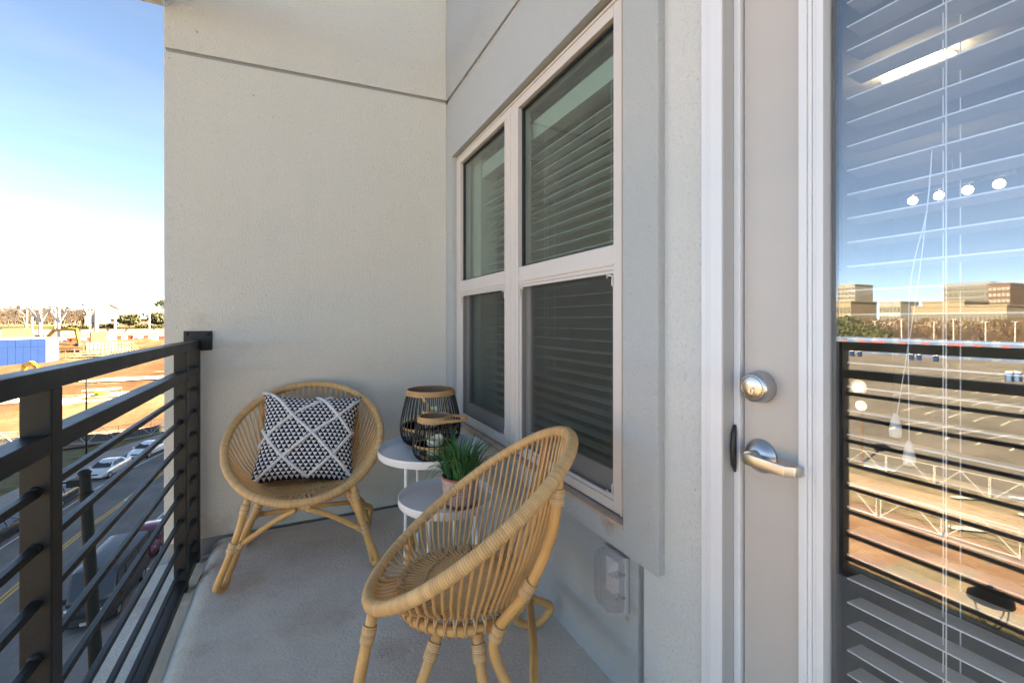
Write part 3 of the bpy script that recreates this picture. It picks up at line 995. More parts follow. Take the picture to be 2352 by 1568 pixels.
def make_chair(label):
    t = thing('rattan_chair', (0, 0, 0), label, 'chair', 'round rattan chairs')
    n = 560
    pts = [rim_pt(2 * math.pi * i / n) for i in range(n)]
    MB().tube(pts, [0.0186 * (1 + (0.015 if i % 2 else -0.010)) for i in range(n)], 12, closed=True).build('rim', M['rwrap'], t, smooth=True, attr=True)
    RS, ZS, FS = 0.188, 0.362, 0.028
    for sgn in (1, -1):
        for j in range(18):
            al = R(2.5 + 5 * j)
            q = j / 17.0
            P0 = rim_pt(math.pi / 2 - al, 0.965)
            P4 = rim_pt(-(math.pi / 2 - al), 0.965)
            P1 = Vector((RS * math.sin(al), FS + RS * math.cos(al), ZS))
            P3 = Vector((RS * math.sin(al), FS - RS * math.cos(al), ZS))
            xm = RS * (0.02 + 0.80 * q)
            P2 = Vector((xm, FS, ZS - 0.004))
            Q1 = Vector((xm + (P1.x - xm) * 0.30, FS + (P1.y - FS) * 0.55, ZS - 0.003))
            Q3 = Vector((Q1.x, FS + (P3.y - FS) * 0.55, ZS - 0.003))
            A1 = P0.lerp(P1, 0.5) + Vector((P1.x * 0.10, P1.y * 0.06, -0.006))
            B1 = P0.lerp(P1, 0.86) + Vector((P1.x * 0.06, P1.y * 0.05, 0.002))
            A3 = P4.lerp(P3, 0.5) + Vector((P3.x * 0.10, P3.y * 0.12, 0))
            B3 = P4.lerp(P3, 0.90) + Vector((P3.x * 0.05, P3.y * 0.06, 0.004))
            ctl = [P0, A1, B1, P1, Q1, P2, Q3, P3, B3, A3, P4]
            if j == 17:
                ctl = [P0, A1, B1, P1 + Vector((0, .006, 0)), P2, P3 - Vector((0, .006, 0)), B3, A3, P4]
            pp = [Vector((p.x * sgn, p.y, p.z)) for p in catmull(ctl, 4)]
            MB().tube(pp, 0.0047, 6).build('spindle', M['rspin'], t, smooth=True)
    # base hoop with its crossed bindings
    m = 72
    bh = MB().tube([(0.195 * math.cos(2 * math.pi * i / m), FS + 0.195 * math.sin(2 * math.pi * i / m), 0.336) for i in range(m)], 0.0145, 10, closed=True).build('base_hoop', M['rpole'], t, smooth=True)
    for d in (1, -1):
        hl = []
        nn = 960
        for i in range(nn):
            a = 2 * math.pi * i / nn * d
            ph = 2 * math.pi * 48 * i / nn
            rr = 0.0205
            hl.append(((0.194 + rr * 0.85 * math.cos(ph)) * math.cos(a), FS + (0.194 + rr * 0.85 * math.cos(ph)) * math.sin(a), 0.346 + rr * 1.3 * math.sin(ph)))
        MB().tube(hl, 0.0024, 5, closed=True, flat=1.6).build('binding', M['rbind'], bh, smooth=True, attr=True)
    # woven row across the front and the back of the seat
    for (y0, yc) in ((0.12, 0.05), (-0.12, -0.05)):
        rw = []
        nn = 260
        for i in range(nn + 1):
            s = -1 + 2 * i / nn
            x = s * 0.15
            y = FS + y0 - yc * s * s
            ph = 2 * math.pi * 19 * i / nn
            rw.append((x, y + 0.005 * math.cos(ph), 0.361 + 0.0085 * math.sin(ph)))
        MB().tube(rw, 0.0024, 5).build('woven_row', M['rbind'], t, smooth=True, attr=True)
    for sgn in (1, -1):
        # front hairpin leg
        def loop(x0, fc, rad):
            return [(x0 + 0.012 * math.cos(q), fc + rad * math.cos(q), 0.0168 + rad * 0.95 * (1 - math.sin(q))) for q in (0.0, 0.5, 1.0, 1.57, 2.14, 2.64, 3.14159)]
        top = rim_pt(R(53), 1.0, -0.012)
        ctl = [top, (0.262, 0.272, 0.22)] + loop(0.312, 0.245, 0.037) + [(0.248, 0.125, 0.20), (0.188, 0.075, 0.330)]
        pp = [Vector((p[0] * sgn, p[1], p[2])) for p in catmull(ctl, 6)]
        lg = MB().tube(pp, 0.0142, 10).build('leg', M['rpole'], t, smooth=True)
        wrap(lg, pp[1], pp[4], 0.0185)
        wrap(lg, pp[-2], pp[-6], 0.0185)
        wrap(lg, pp[6], pp[9], 0.0195)
        # rear leg: runs up the back of the shell to the rim
        top = rim_pt(R(-52), 1.02, -0.01)
        ctl = [top, (0.238, -0.228, 0.62), (0.234, -0.165, 0.47), (0.216, -0.085, 0.352), (0.220, -0.085, 0.27), (0.256, -0.165, 0.16)] + [(a, b, c) for a, b, c in loop(0.302, -0.190, -0.072)[:0]] + [(0.302 + 0.012 * math.cos(q), -0.19 - 0.072 * math.cos(q), 0.0168 + 0.072 * 0.95 * (1 - math.sin(q))) for q in (0.0, 0.5, 1.0, 1.57, 2.14, 2.64, 3.14159)] + [(0.245, -0.055, 0.21), (0.195, -0.03, 0.330)]
        pp = [Vector((p[0] * sgn, p[1], p[2])) for p in catmull(ctl, 6)]
        lg = MB().tube(pp, 0.0142, 10).build('leg', M['rpole'], t, smooth=True)
        wrap(lg, pp[1], pp[4], 0.0195)
        wrap(lg, pp[11], pp[14], 0.0185)
        wrap(lg, pp[17], pp[20], 0.0190)
        wrap(lg, pp[29], pp[32], 0.0190)
        wrap(lg, pp[-2], pp[-6], 0.0185)
        # front brace
        a, b = Vector((0.02 * sgn, 0.298, 0.338)), Vector((0.272 * sgn, 0.272, 0.185))
        md = a.lerp(b, 0.40) + Vector((0, -0.004, 0.008))
        pb = catmull([a, md, b], 8)
        br = MB().tube(pb, 0.0120, 8).build('brace', M['rpole'], t, smooth=True)
        wrap(br, pb[-3], pb[-1], 0.0150)
    wrap(t, (-0.04, 0.300, 0.349), (0.04, 0.300, 0.349), 0.0165)
    st = MB().tube([(-0.262, -0.182, 0.155), (0, -0.19, 0.158), (0.262, -0.182, 0.155)], 0.0130, 8).build('stretcher', M['rpole'], t, smooth=True)
    for s in (1, -1):
        wrap(st, (s * 0.225, -0.184, 0.155), (s * 0.262, -0.182, 0.155), 0.0145)
    return t


ch = make_chair('round rattan chair holding the black and white pillow, backed against the end wall')
ch2 = copy_tree(ch)
ch.location = (0.053, 2.490, 0.0)
ch.rotation_euler = (0, 0, -R(186))
ch2.location = (0.500, 1.312, 0.0)
ch2.rotation_euler = (0, 0, -R(296.5))
ch2['label'] = 'empty round rattan chair with its back to the window wall, facing the railing'

# ---------------------------------------------------------------- pillow
pw = thing('throw_pillow', (0, 0, 0), 'square black and white triangle pattern pillow with tufted white diamond lines', 'pillow')
PS, PT = 0.246, 0.105


def pil(u, v, side):
    x, y = 2 * u - 1, 2 * v - 1
    pinch = 0.12
    X = x * (1 - pinch * (1 - y * y) * abs(x) ** 2) * PS
    Y = y * (1 - pinch * (1 - x * x) * abs(y) ** 2) * PS
    e = max(0.0, (1 - abs(x) ** 2.6)) * max(0.0, (1 - abs(y) ** 2.6))
    z = PT * e ** 0.42
    z += 0.006 * mnoise.noise(Vector((x * 2.2, y * 2.2, side))) * min(1, e * 3)
    return Vector((X, Y, z * side))


N = 30
vs, fs, uvs = [], [], []
for side in (1, -1):
    b0 = len(vs)
    for j in range(N + 1):
        for i in range(N + 1):
            vs.append(pil(i / N, j / N, side))
            uvs.append((i / N, j / N))
    for j in range(N):
        for i in range(N):
            f = (b0 + j * (N + 1) + i, b0 + j * (N + 1) + i + 1, b0 + (j + 1) * (N + 1) + i + 1, b0 + (j + 1) * (N + 1) + i)
            fs.append(f if side > 0 else f[::-1])
me = bpy.data.meshes.new('cover')
me.from_pydata(vs, [], fs)
ul = me.uv_layers.new(name='UVMap')
for lp in me.loops:
    ul.data[lp.index].uv = uvs[lp.vertex_index]
me.shade_smooth()
me.materials.append(M['pillow'])
obj('cover', me, pw, rel=True)
rnd = random.Random(5)
for line in (((-0.02, 1.08), (0.16, .92), (.34, .70), (.55, .5), (.77, .27), (1.0, .03)), ((.53, 1.0), (.61, .92), (.79, .70), (.98, .5)), ((0.0, .57), (.09, .47), (.30, .25), (.56, .0)),
             ((.70, 1.0), (.61, .92), (.34, .70), (.09, .47), (0, .38)), ((1.0, .93), (.79, .70), (.55, .5), (.30, .25), (.06, 0)), ((1, .54), (.96, .5), (.77, .27), (.53, 0))):
    pts = []
    for p in catmull([(a, b, 0) for a, b in line], 14):
        u, v = min(max(p.x, 0.004), 0.996), min(max(p.y, 0.004), 0.996)
        pts.append(pil(u, v, 1) + Vector((0, 0, 0.002)))
    q = []
    for a, b in zip(pts[:-1], pts[1:]):
        q += [a, a.lerp(b, 0.5)]
    MB().tube(q, [0.0078 * rnd.uniform(0.78, 1.25) for _ in q], 7).build('tufted_cord', M['tuft'], pw, smooth=True, rel=True)
ca = ch.rotation_euler.z
pw.matrix_world = Matrix.Translation(ch.location) @ Matrix.Rotation(ca, 4, 'Z') @ Matrix.Translation((0.0, -0.075, 0.562)) @ Matrix.Rotation(R(180), 4, 'Z') @ Matrix.Rotation(R(62), 4, 'X') @ Matrix.Rotation(R(-5), 4, 'Z') @ Matrix.Diagonal((1.0, 0.95, 1.0, 1.0))

# ---------------------------------------------------------------- two-tier table
tb = thing('side_table', (0.61, 2.08, 0), 'white metal side table with two round trays in the corner under the window', 'side table')


def tray(c, Rr, z):
    return MB().lathe([(0.0, z - 0.036), (Rr - 0.006, z - 0.036), (Rr - 0.001, z - 0.030), (Rr, z - 0.002), (Rr - 0.002, z), (Rr - 0.004, z - 0.002), (Rr - 0.006, z - 0.028), (Rr - 0.010, z - 0.031), (0.0, z - 0.031)], (c[0], c[1], 0), 72)


tray((0.612, 2.172), 0.262, 0.552).build('upper_tray', M['tablew'], tb, smooth='auto')
tray((0.612, 1.935), 0.214, 0.400).build('lower_tray', M['tablew'], tb, smooth='auto')
for (x, y, zt, fx, fy) in ((0.470, 2.118, 0.517, 0.465, 2.118), (0.56, 2.262, 0.517, 0.56, 2.262), (0.775, 2.115, 0.517, 0.815, 2.12), (0.505, 1.850, 0.365, 0.505, 1.850), (0.60, 1.79, 0.365, 0.60, 1.79), (0.715, 1.86, 0.365, 0.735, 1.85)):
    MB().tube([(fx, fy, 0.0), (x, y, zt)], 0.0085, 12).build('leg', M['tablew'], tb, smooth='auto')
MB().tube([(0.470, 2.118, 0.352), (0.505, 1.850, 0.352)], 0.006, 8).build('cross_bar', M['tablew'], tb)
MB().tube([(0.775, 2.115, 0.352), (0.715, 1.86, 0.352)], 0.006, 8).build('cross_bar', M['tablew'], tb)

# ---------------------------------------------------------------- lanterns
def lantern(label, c, rr, rb, r0, h, n, bulge, handle):
    t = thing('bamboo_lantern', c, label, 'lantern', 'lanterns on the table')
    prof = [(rr * 0.97, h - 0.012), (rr + (rb - rr) * 0.45, h * 0.72), (rb * 0.985, h * 0.46), (rb, h * 0.30), (rb * 0.955, h * 0.17), (rb * 0.82, h * 0.075), (r0, 0.012), (r0 * 0.8, 0.008)]
    pr = catmull([(a, 0, b) for a, b in prof], 5)
    rib = MB().tube(pr, 0.0028 if rb > 0.12 else 0.0024, 6).mesh('rib', M['ribblk'], smooth=True)
    for k in range(n):
        o = obj('rib', rib, t, rel=True)
        o.rotation_euler = (0, 0, 2 * math.pi * k / n)
    for i in range(4):
        z = h - 0.002 - i * 0.0068
        ro = rr + 0.0015 * i
        MB().tube([(ro * math.cos(2 * math.pi * k / 48), ro * math.sin(2 * math.pi * k / 48), z) for k in range(48)], 0.0042, 8, closed=True).build('rim_hoop', M['bamboo'], t, smooth=True, rel=True)
    MB().lathe([(rr - 0.006, h - 0.03), (rr - 0.0028, h - 0.03), (rr - 0.0028, h), (rr - 0.006, h), (rr - 0.006, h - 0.03)], (0, 0, 0), 48).build('rim_lining', M['wooddisc'], t, smooth='auto', rel=True)
    rm_ = rb - 0.007
    MB().lathe([(rm_ - 0.0025, h * 0.335), (rm_, h * 0.335), (rm_, h * 0.335 + 0.011), (rm_ - 0.0025, h * 0.335 + 0.011), (rm_ - 0.0025, h * 0.335)], (0, 0, 0), 48).build('middle_hoop', M['bamboo'], t, smooth='auto', rel=True)
    MB().lathe([(0, 0.003), (r0 + 0.004, 0.003), (r0 + 0.004, 0.010), (0, 0.010)], (0, 0, 0), 40).build('base_board', M['wooddisc'], t, smooth='auto', rel=True)
    MB().lathe([(r0 + 0.006, 0.010), (r0 + 0.009, 0.010), (r0 + 0.009, 0.03), (r0 + 0.006, 0.03), (r0 + 0.006, 0.010)], (0, 0, 0), 40).build('base_hoop', M['wooddisc'], t, smooth='auto', rel=True)
    ax, tilt, length = handle
    hd = []
    for i in range(25):
        a = math.pi * i / 24
        hd.append(Vector((math.sin(a) * length, -math.cos(a) * (rr + 0.006), 0)))
    Mh = Matrix.Translation((0, 0, h - 0.014)) @ Matrix.Rotation(ax, 4, 'Z') @ Matrix.Rotation(tilt, 4, 'Y')
    m = MB()
    vs = []
    for i, p in enumerate(hd):
        a = hd[max(i - 1, 0)]
        b = hd[min(i + 1, 24)]
        tt = (b - a).normalized()
        nn = Vector((-tt.y, tt.x, 0)) * 0.0016
        for (s_, zz) in ((1, -0.0065), (1, 0.0065), (-1, 0.0065), (-1, -0.0065)):
            vs.append(Mh @ (p + nn * s_ + Vector((0, 0, zz))))
    fs = [(i * 4 + k, i * 4 + (k + 1) % 4, i * 4 + 4 + (k + 1) % 4, i * 4 + 4 + k) for i in range(24) for k in range(4)] + [(0, 1, 2, 3), (99, 98, 97, 96)]
    hb = m.add(vs, fs).build('handle', M['bamboo'], t, smooth='auto', rel=True)
    for p in (hd[0], hd[-1]):
        MB().ball(Mh @ (p + Vector((0.006, 0, 0))), 0.004, 8).build('rivet', M['nickel'], hb, smooth=True, rel=True)
    return t


TZ = 0.5212
lantern('tall black ribbed bamboo lantern at the back of the upper tray', (0.640, 2.305, TZ), 0.122, 0.155, 0.085, 0.292, 40, 0, (R(-35), R(62), 0.20))
lantern('small black ribbed bamboo lantern with its handle sticking out, front of the upper tray', (0.588, 2.052, TZ), 0.073, 0.100, 0.06, 0.205, 27, 0, (R(-12), R(2), 0.155))


def candle(label, c, r, h):
    t = thing('pillar_candle', c, label, 'candle', 'candles in the lanterns')
    n = 28
    vs = []
    rings = [(0.0, 0), (r, 0), (r, h * 0.5), (r, h), (r * 0.86, h), (r * 0.80, h * 0.88), (0.0, h * 0.85)]
    for i, (q, z) in enumerate(rings):
        for k in range(n):
            a = 2 * math.pi * k / n
            dz = 0.008 * math.sin(a * 1.0 + 1) + 0.005 * math.sin(a * 2 + 0.5) if i in (3, 4) else 0
            vs.append((q * math.cos(a), q * math.sin(a), z + dz))
    fs = [(i * n + k, i * n + (k + 1) % n, (i + 1) * n + (k + 1) % n, (i + 1) * n + k) for i in range(6) for k in range(n)]
    MB().add(vs, fs).build('wax', M['candle'], t, smooth='auto', rel=True)
    MB().tube([(0, 0, h * 0.84), (0.001, 0.001, h * 0.95)], 0.0015, 5).build('wick', M['black'], t, rel=True)


candle('tall cream pillar candle standing inside the tall lantern', (0.640, 2.305, TZ + 0.0105), 0.042, 0.172)
candle('short cream pillar candle standing inside the small lantern', (0.590, 2.050, TZ + 0.0105), 0.038, 0.088)

# ---------------------------------------------------------------- potted grass
pc = (0.650, 1.858, 0.3692)
pp_ = thing('potted_plant', pc, 'green artificial grass in a striped terracotta pot on the lower tray', 'plant')
MB().lathe([(0.0, 0.0), (0.066, 0.0), (0.070, 0.004), (0.077, 0.06), (0.0805, 0.118), (0.082, 0.126), (0.081, 0.131), (0.077, 0.131), (0.075, 0.120), (0.0, 0.116)], (0, 0, 0), 56).build('pot', M['pot'], pp_, smooth='auto', rel=True)
MB().lathe([(0.074, 0.1165), (0.05, 0.122), (0.0, 0.124)], (0, 0, 0), 24).build('soil', M['soil'], pp_, rel=True)
rnd = random.Random(11)
for i in range(230):
    a = rnd.uniform(0, 2 * math.pi)
    r0 = 0.066 * math.sqrt(rnd.random())
    lean = rnd.uniform(0.15, 1.15) * (0.45 + r0 / 0.066)
    ln = rnd.uniform(0.11, 0.215) if i > 26 else rnd.uniform(0.17, 0.25)
    if i <= 26:
        lean = rnd.uniform(0.9, 1.3)
    d = Vector((math.cos(a + rnd.uniform(-.5, .5)), math.sin(a + rnd.uniform(-.5, .5)), 0))
    p = Vector((r0 * math.cos(a), r0 * math.sin(a), 0.116))
    wv = d.cross(Vector((0, 0, 1))) * rnd.uniform(0.0032, 0.0062)
    n = 7
    vs, us = [], []
    for k in range(n + 1):
        s = k / n
        ang = lean * (0.25 + 1.35 * s * s) * (1.0 if i > 26 else 1.25)
        if k:
            p = p + (d * math.sin(ang) + Vector((0, 0, math.cos(ang)))) * ln / n
        wd_ = max(0.06, (1 - s ** 2.2))
        nrm = d * math.cos(ang) - Vector((0, 0, math.sin(ang)))
        vs += [p - wv * wd_, p + nrm * 0.0012 * wd_, p + wv * wd_]
        us += [s, s, s]
    fs = []
    for k in range(n):
        fs += [(k * 3, k * 3 + 1, k * 3 + 4, k * 3 + 3), (k * 3 + 1, k * 3 + 2, k * 3 + 5, k * 3 + 4)]
    MB().add(vs, fs, us).build('leaf', M['blade'], pp_, smooth=True, attr=True, rel=True)

# ================================================================ OUTSIDE: ground, road, site, far things
G = -13.83                                            # street level


def sst(t):
    t = min(max(t, 0.0), 1.0)
    return t * t * (3 - 2 * t)


def terr(x, y):
    """the land is flat by the street and climbs towards the far houses"""
    return G + 11.5 * sst((y - 150) / 300.0)


FPX, YH, CXP = 1026.243, 737.313, 1176.0
_c, _s = math.cos(CAM_YAW), math.sin(CAM_YAW)


def sight(px, py):
    u, v = px - CXP, YH - py
    return Vector((FPX * _s + u * _c, FPX * _c - u * _s, v)) / FPX


def gp(px, py):
    """where a line of sight from the balcony meets the land"""
    d = sight(px, py)
    t = 1.0
    while t < 3000:
        p = Vector((0, 0, H)) + d * t
        if p.z <= terr(p.x, p.y):
            return Vector((p.x, p.y, terr(p.x, p.y)))
        t *= 1.004
    return Vector((d.x * 900, d.y * 900, terr(0, d.y * 900)))


def at_y(px, y):
    d = sight(px, YH)
    k = y / d.y
    return Vector((d.x * k, y, terr(0, y)))


def earth(name, a, b, c, sc_=0.25, bump=0.6, spread=(0.35, 0.65), streak=False):
    k = NB(name)
    p = k.pos()
    q = k.mapp(p, (1, 0.25, 1), rot=(0, 0, 0.5)) if streak else p
    n1 = k.noise(q, sc_, 6, 0.62)
    col = k.ramp(n1, [(spread[0], a), ((spread[0] + spread[1]) / 2, b), (spread[1], c)])
    n2 = k.noise(p, sc_ * 12, 5, 0.6)
    col = k.mix(k.math('MULTIPLY', n2, 0.45), col, scaled(a, 0.6))
    return k.done(col, 0.95, 0, k.bump(k.math('ADD', n2, k.math('MULTIPLY', n1, 2)), bump, 0.25), 0.1)


KO = 0.55


def earth_o(name, a, b, c, *r_, **kw):
    return earth(name, *[tuple(q * KO for q in v) for v in (a, b, c)], *r_, **kw)


M['ground'] = earth('dry_ground', (0.15, 0.12, 0.06), (0.22, 0.17, 0.09), (0.30, 0.22, 0.12), 0.08)
M['dirt'] = earth('orange_clay', (0.042, 0.020, 0.010), (0.074, 0.040, 0.022), (0.118, 0.075, 0.047), 0.07, 1.0, (0.34, 0.66), True)
M['track'] = earth('sandy_track', (0.22, 0.16, 0.12), (0.27, 0.20, 0.15), (0.33, 0.25, 0.19), 0.12, 0.6)
M['dirt2'] = earth('red_soil', (0.16, 0.09, 0.06), (0.21, 0.125, 0.085), (0.28, 0.18, 0.125), 0.3)
M['grass'] = earth('winter_grass', (0.14, 0.115, 0.08), (0.19, 0.15, 0.105), (0.25, 0.195, 0.14), 0.5)
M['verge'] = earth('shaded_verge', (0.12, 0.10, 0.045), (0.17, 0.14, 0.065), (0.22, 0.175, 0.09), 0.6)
M['hoard'] = simple('hoarding_blue_grey', (0.05, 0.08, 0.16), 0.6, var=0.1, scale=0.05)
M['hoard2'] = simple('hoarding_pale_blue', (0.09, 0.12, 0.19), 0.6, var=0.1, scale=0.05)
M['lawn'] = earth_o('green_lawn', (0.05, 0.055, 0.02), (0.08, 0.08, 0.03), (0.12, 0.11, 0.045), 0.05)
M['asphalt'] = earth('asphalt', (0.165, 0.155, 0.142), (0.20, 0.188, 0.172), (0.25, 0.232, 0.212), 0.35, 0.15)
M['oldasphalt'] = earth('worn_asphalt', (0.085, 0.076, 0.072), (0.12, 0.106, 0.10), (0.155, 0.136, 0.126), 0.09, 0.2)
M['pave'] = earth('pavement_concrete', (0.30, 0.26, 0.225), (0.35, 0.305, 0.265), (0.40, 0.35, 0.31), 0.4, 0.1)
M['kerb'] = simple('kerb_concrete', (0.42, 0.40, 0.37), 0.9, var=0.1, scale=1)
M['yellow'] = simple('yellow_road_paint', (0.62, 0.36, 0.05), 0.7, var=0.12, scale=2)
M['white'] = simple('white_road_paint', (0.68, 0.68, 0.66), 0.7, var=0.15, scale=2)
M['wornline'] = simple('worn_white_paint', (0.46, 0.45, 0.43), 0.8, var=0.25, scale=0.5)
M['paver'] = simple('grey_paver', (0.19, 0.175, 0.165), 0.85, var=0.35, scale=3)
M['steel'] = simple('galvanised_steel', (0.46, 0.47, 0.48), 0.45, metal=0.5, var=0.1)
M['mast'] = simple('white_mast', (0.34, 0.34, 0.345), 0.5, var=0.03)
M['darkpole'] = simple('black_green_pole', (0.006, 0.010, 0.011), 0.6, var=0.2, spec=0.2)
M['silt'] = simple('black_silt_cloth', (0.015, 0.014, 0.016), 0.8, var=0.3, scale=1)
M['blue'] = simple('blue_panel', (0.0065, 0.020, 0.075), 0.85, var=0.14, scale=0.25, spec=0.08)
M['paleblue'] = simple('sunlit_end_door_blue', (0.06, 0.10, 0.19), 0.85, var=0.05, scale=0.4, spec=0.08)  # sunlit side of the blue wall put into colour; toilet doors share it
M['redprint'] = simple('red_print', (0.55, 0.05, 0.04), 0.6)
M['ply'] = simple('plywood', (0.145, 0.092, 0.045), 0.75, var=0.12, scale=0.6)
M['lumber'] = simple('pale_lumber', (0.20, 0.15, 0.088), 0.8, var=0.18, scale=0.8)
M['digger'] = simple('digger_yellow', (0.38, 0.19, 0.015), 0.45, var=0.08, scale=1)
M['digdark'] = simple('digger_dark', (0.04, 0.04, 0.042), 0.5)
M['barred'] = simple('barrier_red', (0.34, 0.03, 0.018), 0.5, var=0.1, scale=1)
M['barwhite'] = simple('barrier_white', (0.40, 0.39, 0.385), 0.5, var=0.06, scale=1)
M['orange'] = simple('traffic_orange', (0.45, 0.07, 0.015), 0.5)
M['pipe'] = simple('concrete_pipe', (0.40, 0.36, 0.31), 0.85, var=0.12, scale=1)
M['lime'] = simple('lime_cover', (0.26, 0.36, 0.03), 0.6)
M['siding'] = simple('white_siding', (0.40, 0.39, 0.38), 0.7, var=0.05, scale=0.3)
M['brick'] = simple('red_brown_brick', (0.18, 0.085, 0.058), 0.85, var=0.25, scale=0.8)
M['orbrick'] = simple('orange_brick', (0.28, 0.11, 0.045), 0.85, var=0.15, scale=0.8)
M['shingle'] = simple('brown_shingles', (0.12, 0.09, 0.072), 0.85, var=0.2, scale=0.6)
M['bark'] = simple('grey_brown_bark', (0.10, 0.07, 0.055), 0.9, var=0.2, scale=1)
M['twig'] = simple('bare_twigs', (0.045, 0.030, 0.025), 0.9, var=0.25, scale=0.15)
M['twig2'] = simple('russet_twigs', (0.068, 0.036, 0.018), 0.9, var=0.25, scale=0.15)
M['ever'] = simple('evergreen_leaves', (0.036, 0.038, 0.011), 0.8, var=0.35, scale=0.4)
M['ever2'] = simple('dark_evergreen', (0.03, 0.036, 0.014), 0.8, var=0.4, scale=0.4)
M['hedge'] = simple('hedge_leaves', (0.05, 0.047, 0.018), 0.85, var=0.35, scale=0.4)
M['wood_far'] = simple('winter_wood', (0.042, 0.028, 0.023), 0.95, var=0.3, scale=0.05)
M['darkglass'] = simple('dark_window', (0.03, 0.035, 0.04), 0.08, var=0.1)
M['cargl'] = simple('car_glass', (0.025, 0.03, 0.033), 0.06, var=0.05)
M['tyre'] = simple('tyre', (0.02, 0.02, 0.02), 0.85)
M['alloy'] = simple('alloy_wheel', (0.55, 0.55, 0.56), 0.3, metal=0.8)
M['lens'] = simple('lamp_lens', (0.68, 0.68, 0.70), 0.15)
M['tail'] = simple('tail_lamp', (0.35, 0.02, 0.02), 0.2)
M['dimwin'] = simple('hazy_window', (0.085, 0.08, 0.075), 0.3)
M['tan'] = simple('tan_facade', (0.17, 0.135, 0.10), 0.8, var=0.05, scale=0.02)
M['greyfac'] = simple('grey_facade', (0.115, 0.11, 0.108), 0.8, var=0.05, scale=0.02)
M['brownfac'] = simple('brown_facade', (0.085, 0.045, 0.032), 0.8, var=0.08, scale=0.02)
M['palefac'] = simple('pale_facade', (0.19, 0.18, 0.175), 0.8, var=0.05, scale=0.02)


def car_paint(name, c, rough=0.25, coat=1.0, metal=0.3):
    k = NB(name)
    p = k.objc()
    k.b.inputs['Coat Weight'].default_value = coat
    k.b.inputs['Coat Roughness'].default_value = 0.06
    dust = k.noise(p, 3, 4)
    col = k.mix(k.math('MULTIPLY', dust, 0.25), (*c, 1), scaled(c, 0.82))
    return k.done(col, rough, metal, None, 0.5)


PAINT = {'silver': car_paint('paint_silver', (0.62, 0.62, 0.62)), 'white': car_paint('paint_white', (0.74, 0.74, 0.73), metal=0.0), 'charcoal': car_paint('paint_charcoal', (0.05, 0.052, 0.055)),
         'graphite': car_paint('paint_graphite', (0.022, 0.022, 0.024), 0.45, 0.25, 0.0), 'maroon': car_paint('paint_maroon', (0.16, 0.012, 0.03)), 'black': car_paint('paint_black', (0.02, 0.02, 0.022))}

# ---------------------------------------------------------------- land and sheets
xs = sorted(set([-3500, -2500, -1800, -1200, -900, -700, -560, -450] + list(range(-400, 201, 25)) + [260, 340, 450, 600, 900, 1500, 2500, 3500]))
ys = sorted(set([-3500, -2000, -1000, -600, -350, -200, -100, -50, 0, 40, 80, 110, 130] + list(range(150, 461, 10)) + [500, 560, 640, 760, 900, 1200, 1700, 2500, 3500]))
m = MB()
m.add([(x, y, terr(x, y) - 0.02) for y in ys for x in xs], [(j * len(xs) + i, j * len(xs) + i + 1, (j + 1) * len(xs) + i + 1, (j + 1) * len(xs) + i) for j in range(len(ys) - 1) for i in range(len(xs) - 1)])
gnd = m.build('ground', M['ground'], smooth=True, kind='structure')


def drape(name, c, nu, nv, mat, off, wob=0.0, wsc=0.1, kind='structure', **kw):
    """a sheet between four corners laid on the land"""
    c = [Vector((p[0], p[1], 0)) for p in c]

    def fn(u, v):
        p = c[0].lerp(c[1], u).lerp(c[3].lerp(c[2], u), v)
        e = min(1, 8 * min(u, 1 - u, v, 1 - v))
        z = terr(p.x, p.y) + off
        if wob:
            z += wob * e * (mnoise.fractal(Vector((p.x * wsc, p.y * wsc * 2.2, 4.2)), 1.0, 2.0, 4) + 0.25)
        return (p.x, p.y, z)
    return MB().grid(fn, nu, nv).build(name, M[mat], smooth=True, kind=kind, **kw)


drape('construction_site', [(-34, 72), (30, 84), (40, 300), (-190, 300)], 110, 150, 'dirt', 0.10, 0.55, 0.05)
drape('spoil_strip', [(-36, 66.5), (-20, 70.5), (-17, 79), (-38, 77)], 30, 14, 'dirt2', 0.16, 0.12, 0.25)
drape('field', [(-56, -150), (-25, -150), (-26, 66), (-56, 66)], 24, 60, 'grass', 0.02, 0.10, 0.1)
drape('bare_bank', [(-40, -60), (-27.5, -60), (-27.5, 40), (-40, 40)], 20, 50, 'dirt2', 0.06, 0.18, 0.12)
drape('dirt_track', [(-48.5, -60), (-43, -60), (-41.5, 30), (-47, 30)], 8, 50, 'track', 0.13, 0.05, 0.2)
drape('car_park', [(-300, -220), (-52, -160), (-52, 40), (-300, 150)], 40, 60, 'oldasphalt', 0.06)
drape('far_car_park', [(-330, 330), (60, 330), (60, 372), (-330, 372)], 40, 20, 'oldasphalt', 0.15)
drape('far_lawn', [(-420, 372), (60, 372), (60, 440), (-420, 440)], 30, 20, 'lawn', 0.10)

# ---------------------------------------------------------------- street
CL = catmull([(-18, -120, 0), (-16.8, -60, 0), (-15.7, -10, 0), (-14.7, 22, 0), (-13.8, 39, 0), (-12.9, 46, 0), (-11.7, 54.5, 0), (-8.9, 64, 0), (-3.2, 73, 0), (6, 81, 0), (20, 88, 0), (48, 94, 0)], 10)
NRM = []
for i in range(len(CL)):
    d = (CL[min(i + 1, len(CL) - 1)] - CL[max(i - 1, 0)]).normalized()
    NRM.append(Vector((-d.y, d.x, 0)))
ARC = [0.0]
for a, b in zip(CL[:-1], CL[1:]):
    ARC.append(ARC[-1] + (b - a).length)


def along(s, off):
    for i in range(len(CL) - 1):
        if ARC[i + 1] >= s:
            t = (s - ARC[i]) / (ARC[i + 1] - ARC[i])
            return CL[i].lerp(CL[i + 1], t) + NRM[i].lerp(NRM[i + 1], t) * off, (CL[i + 1] - CL[i]).normalized()
    return CL[-1] + NRM[-1] * off, (CL[-1] - CL[-2]).normalized()


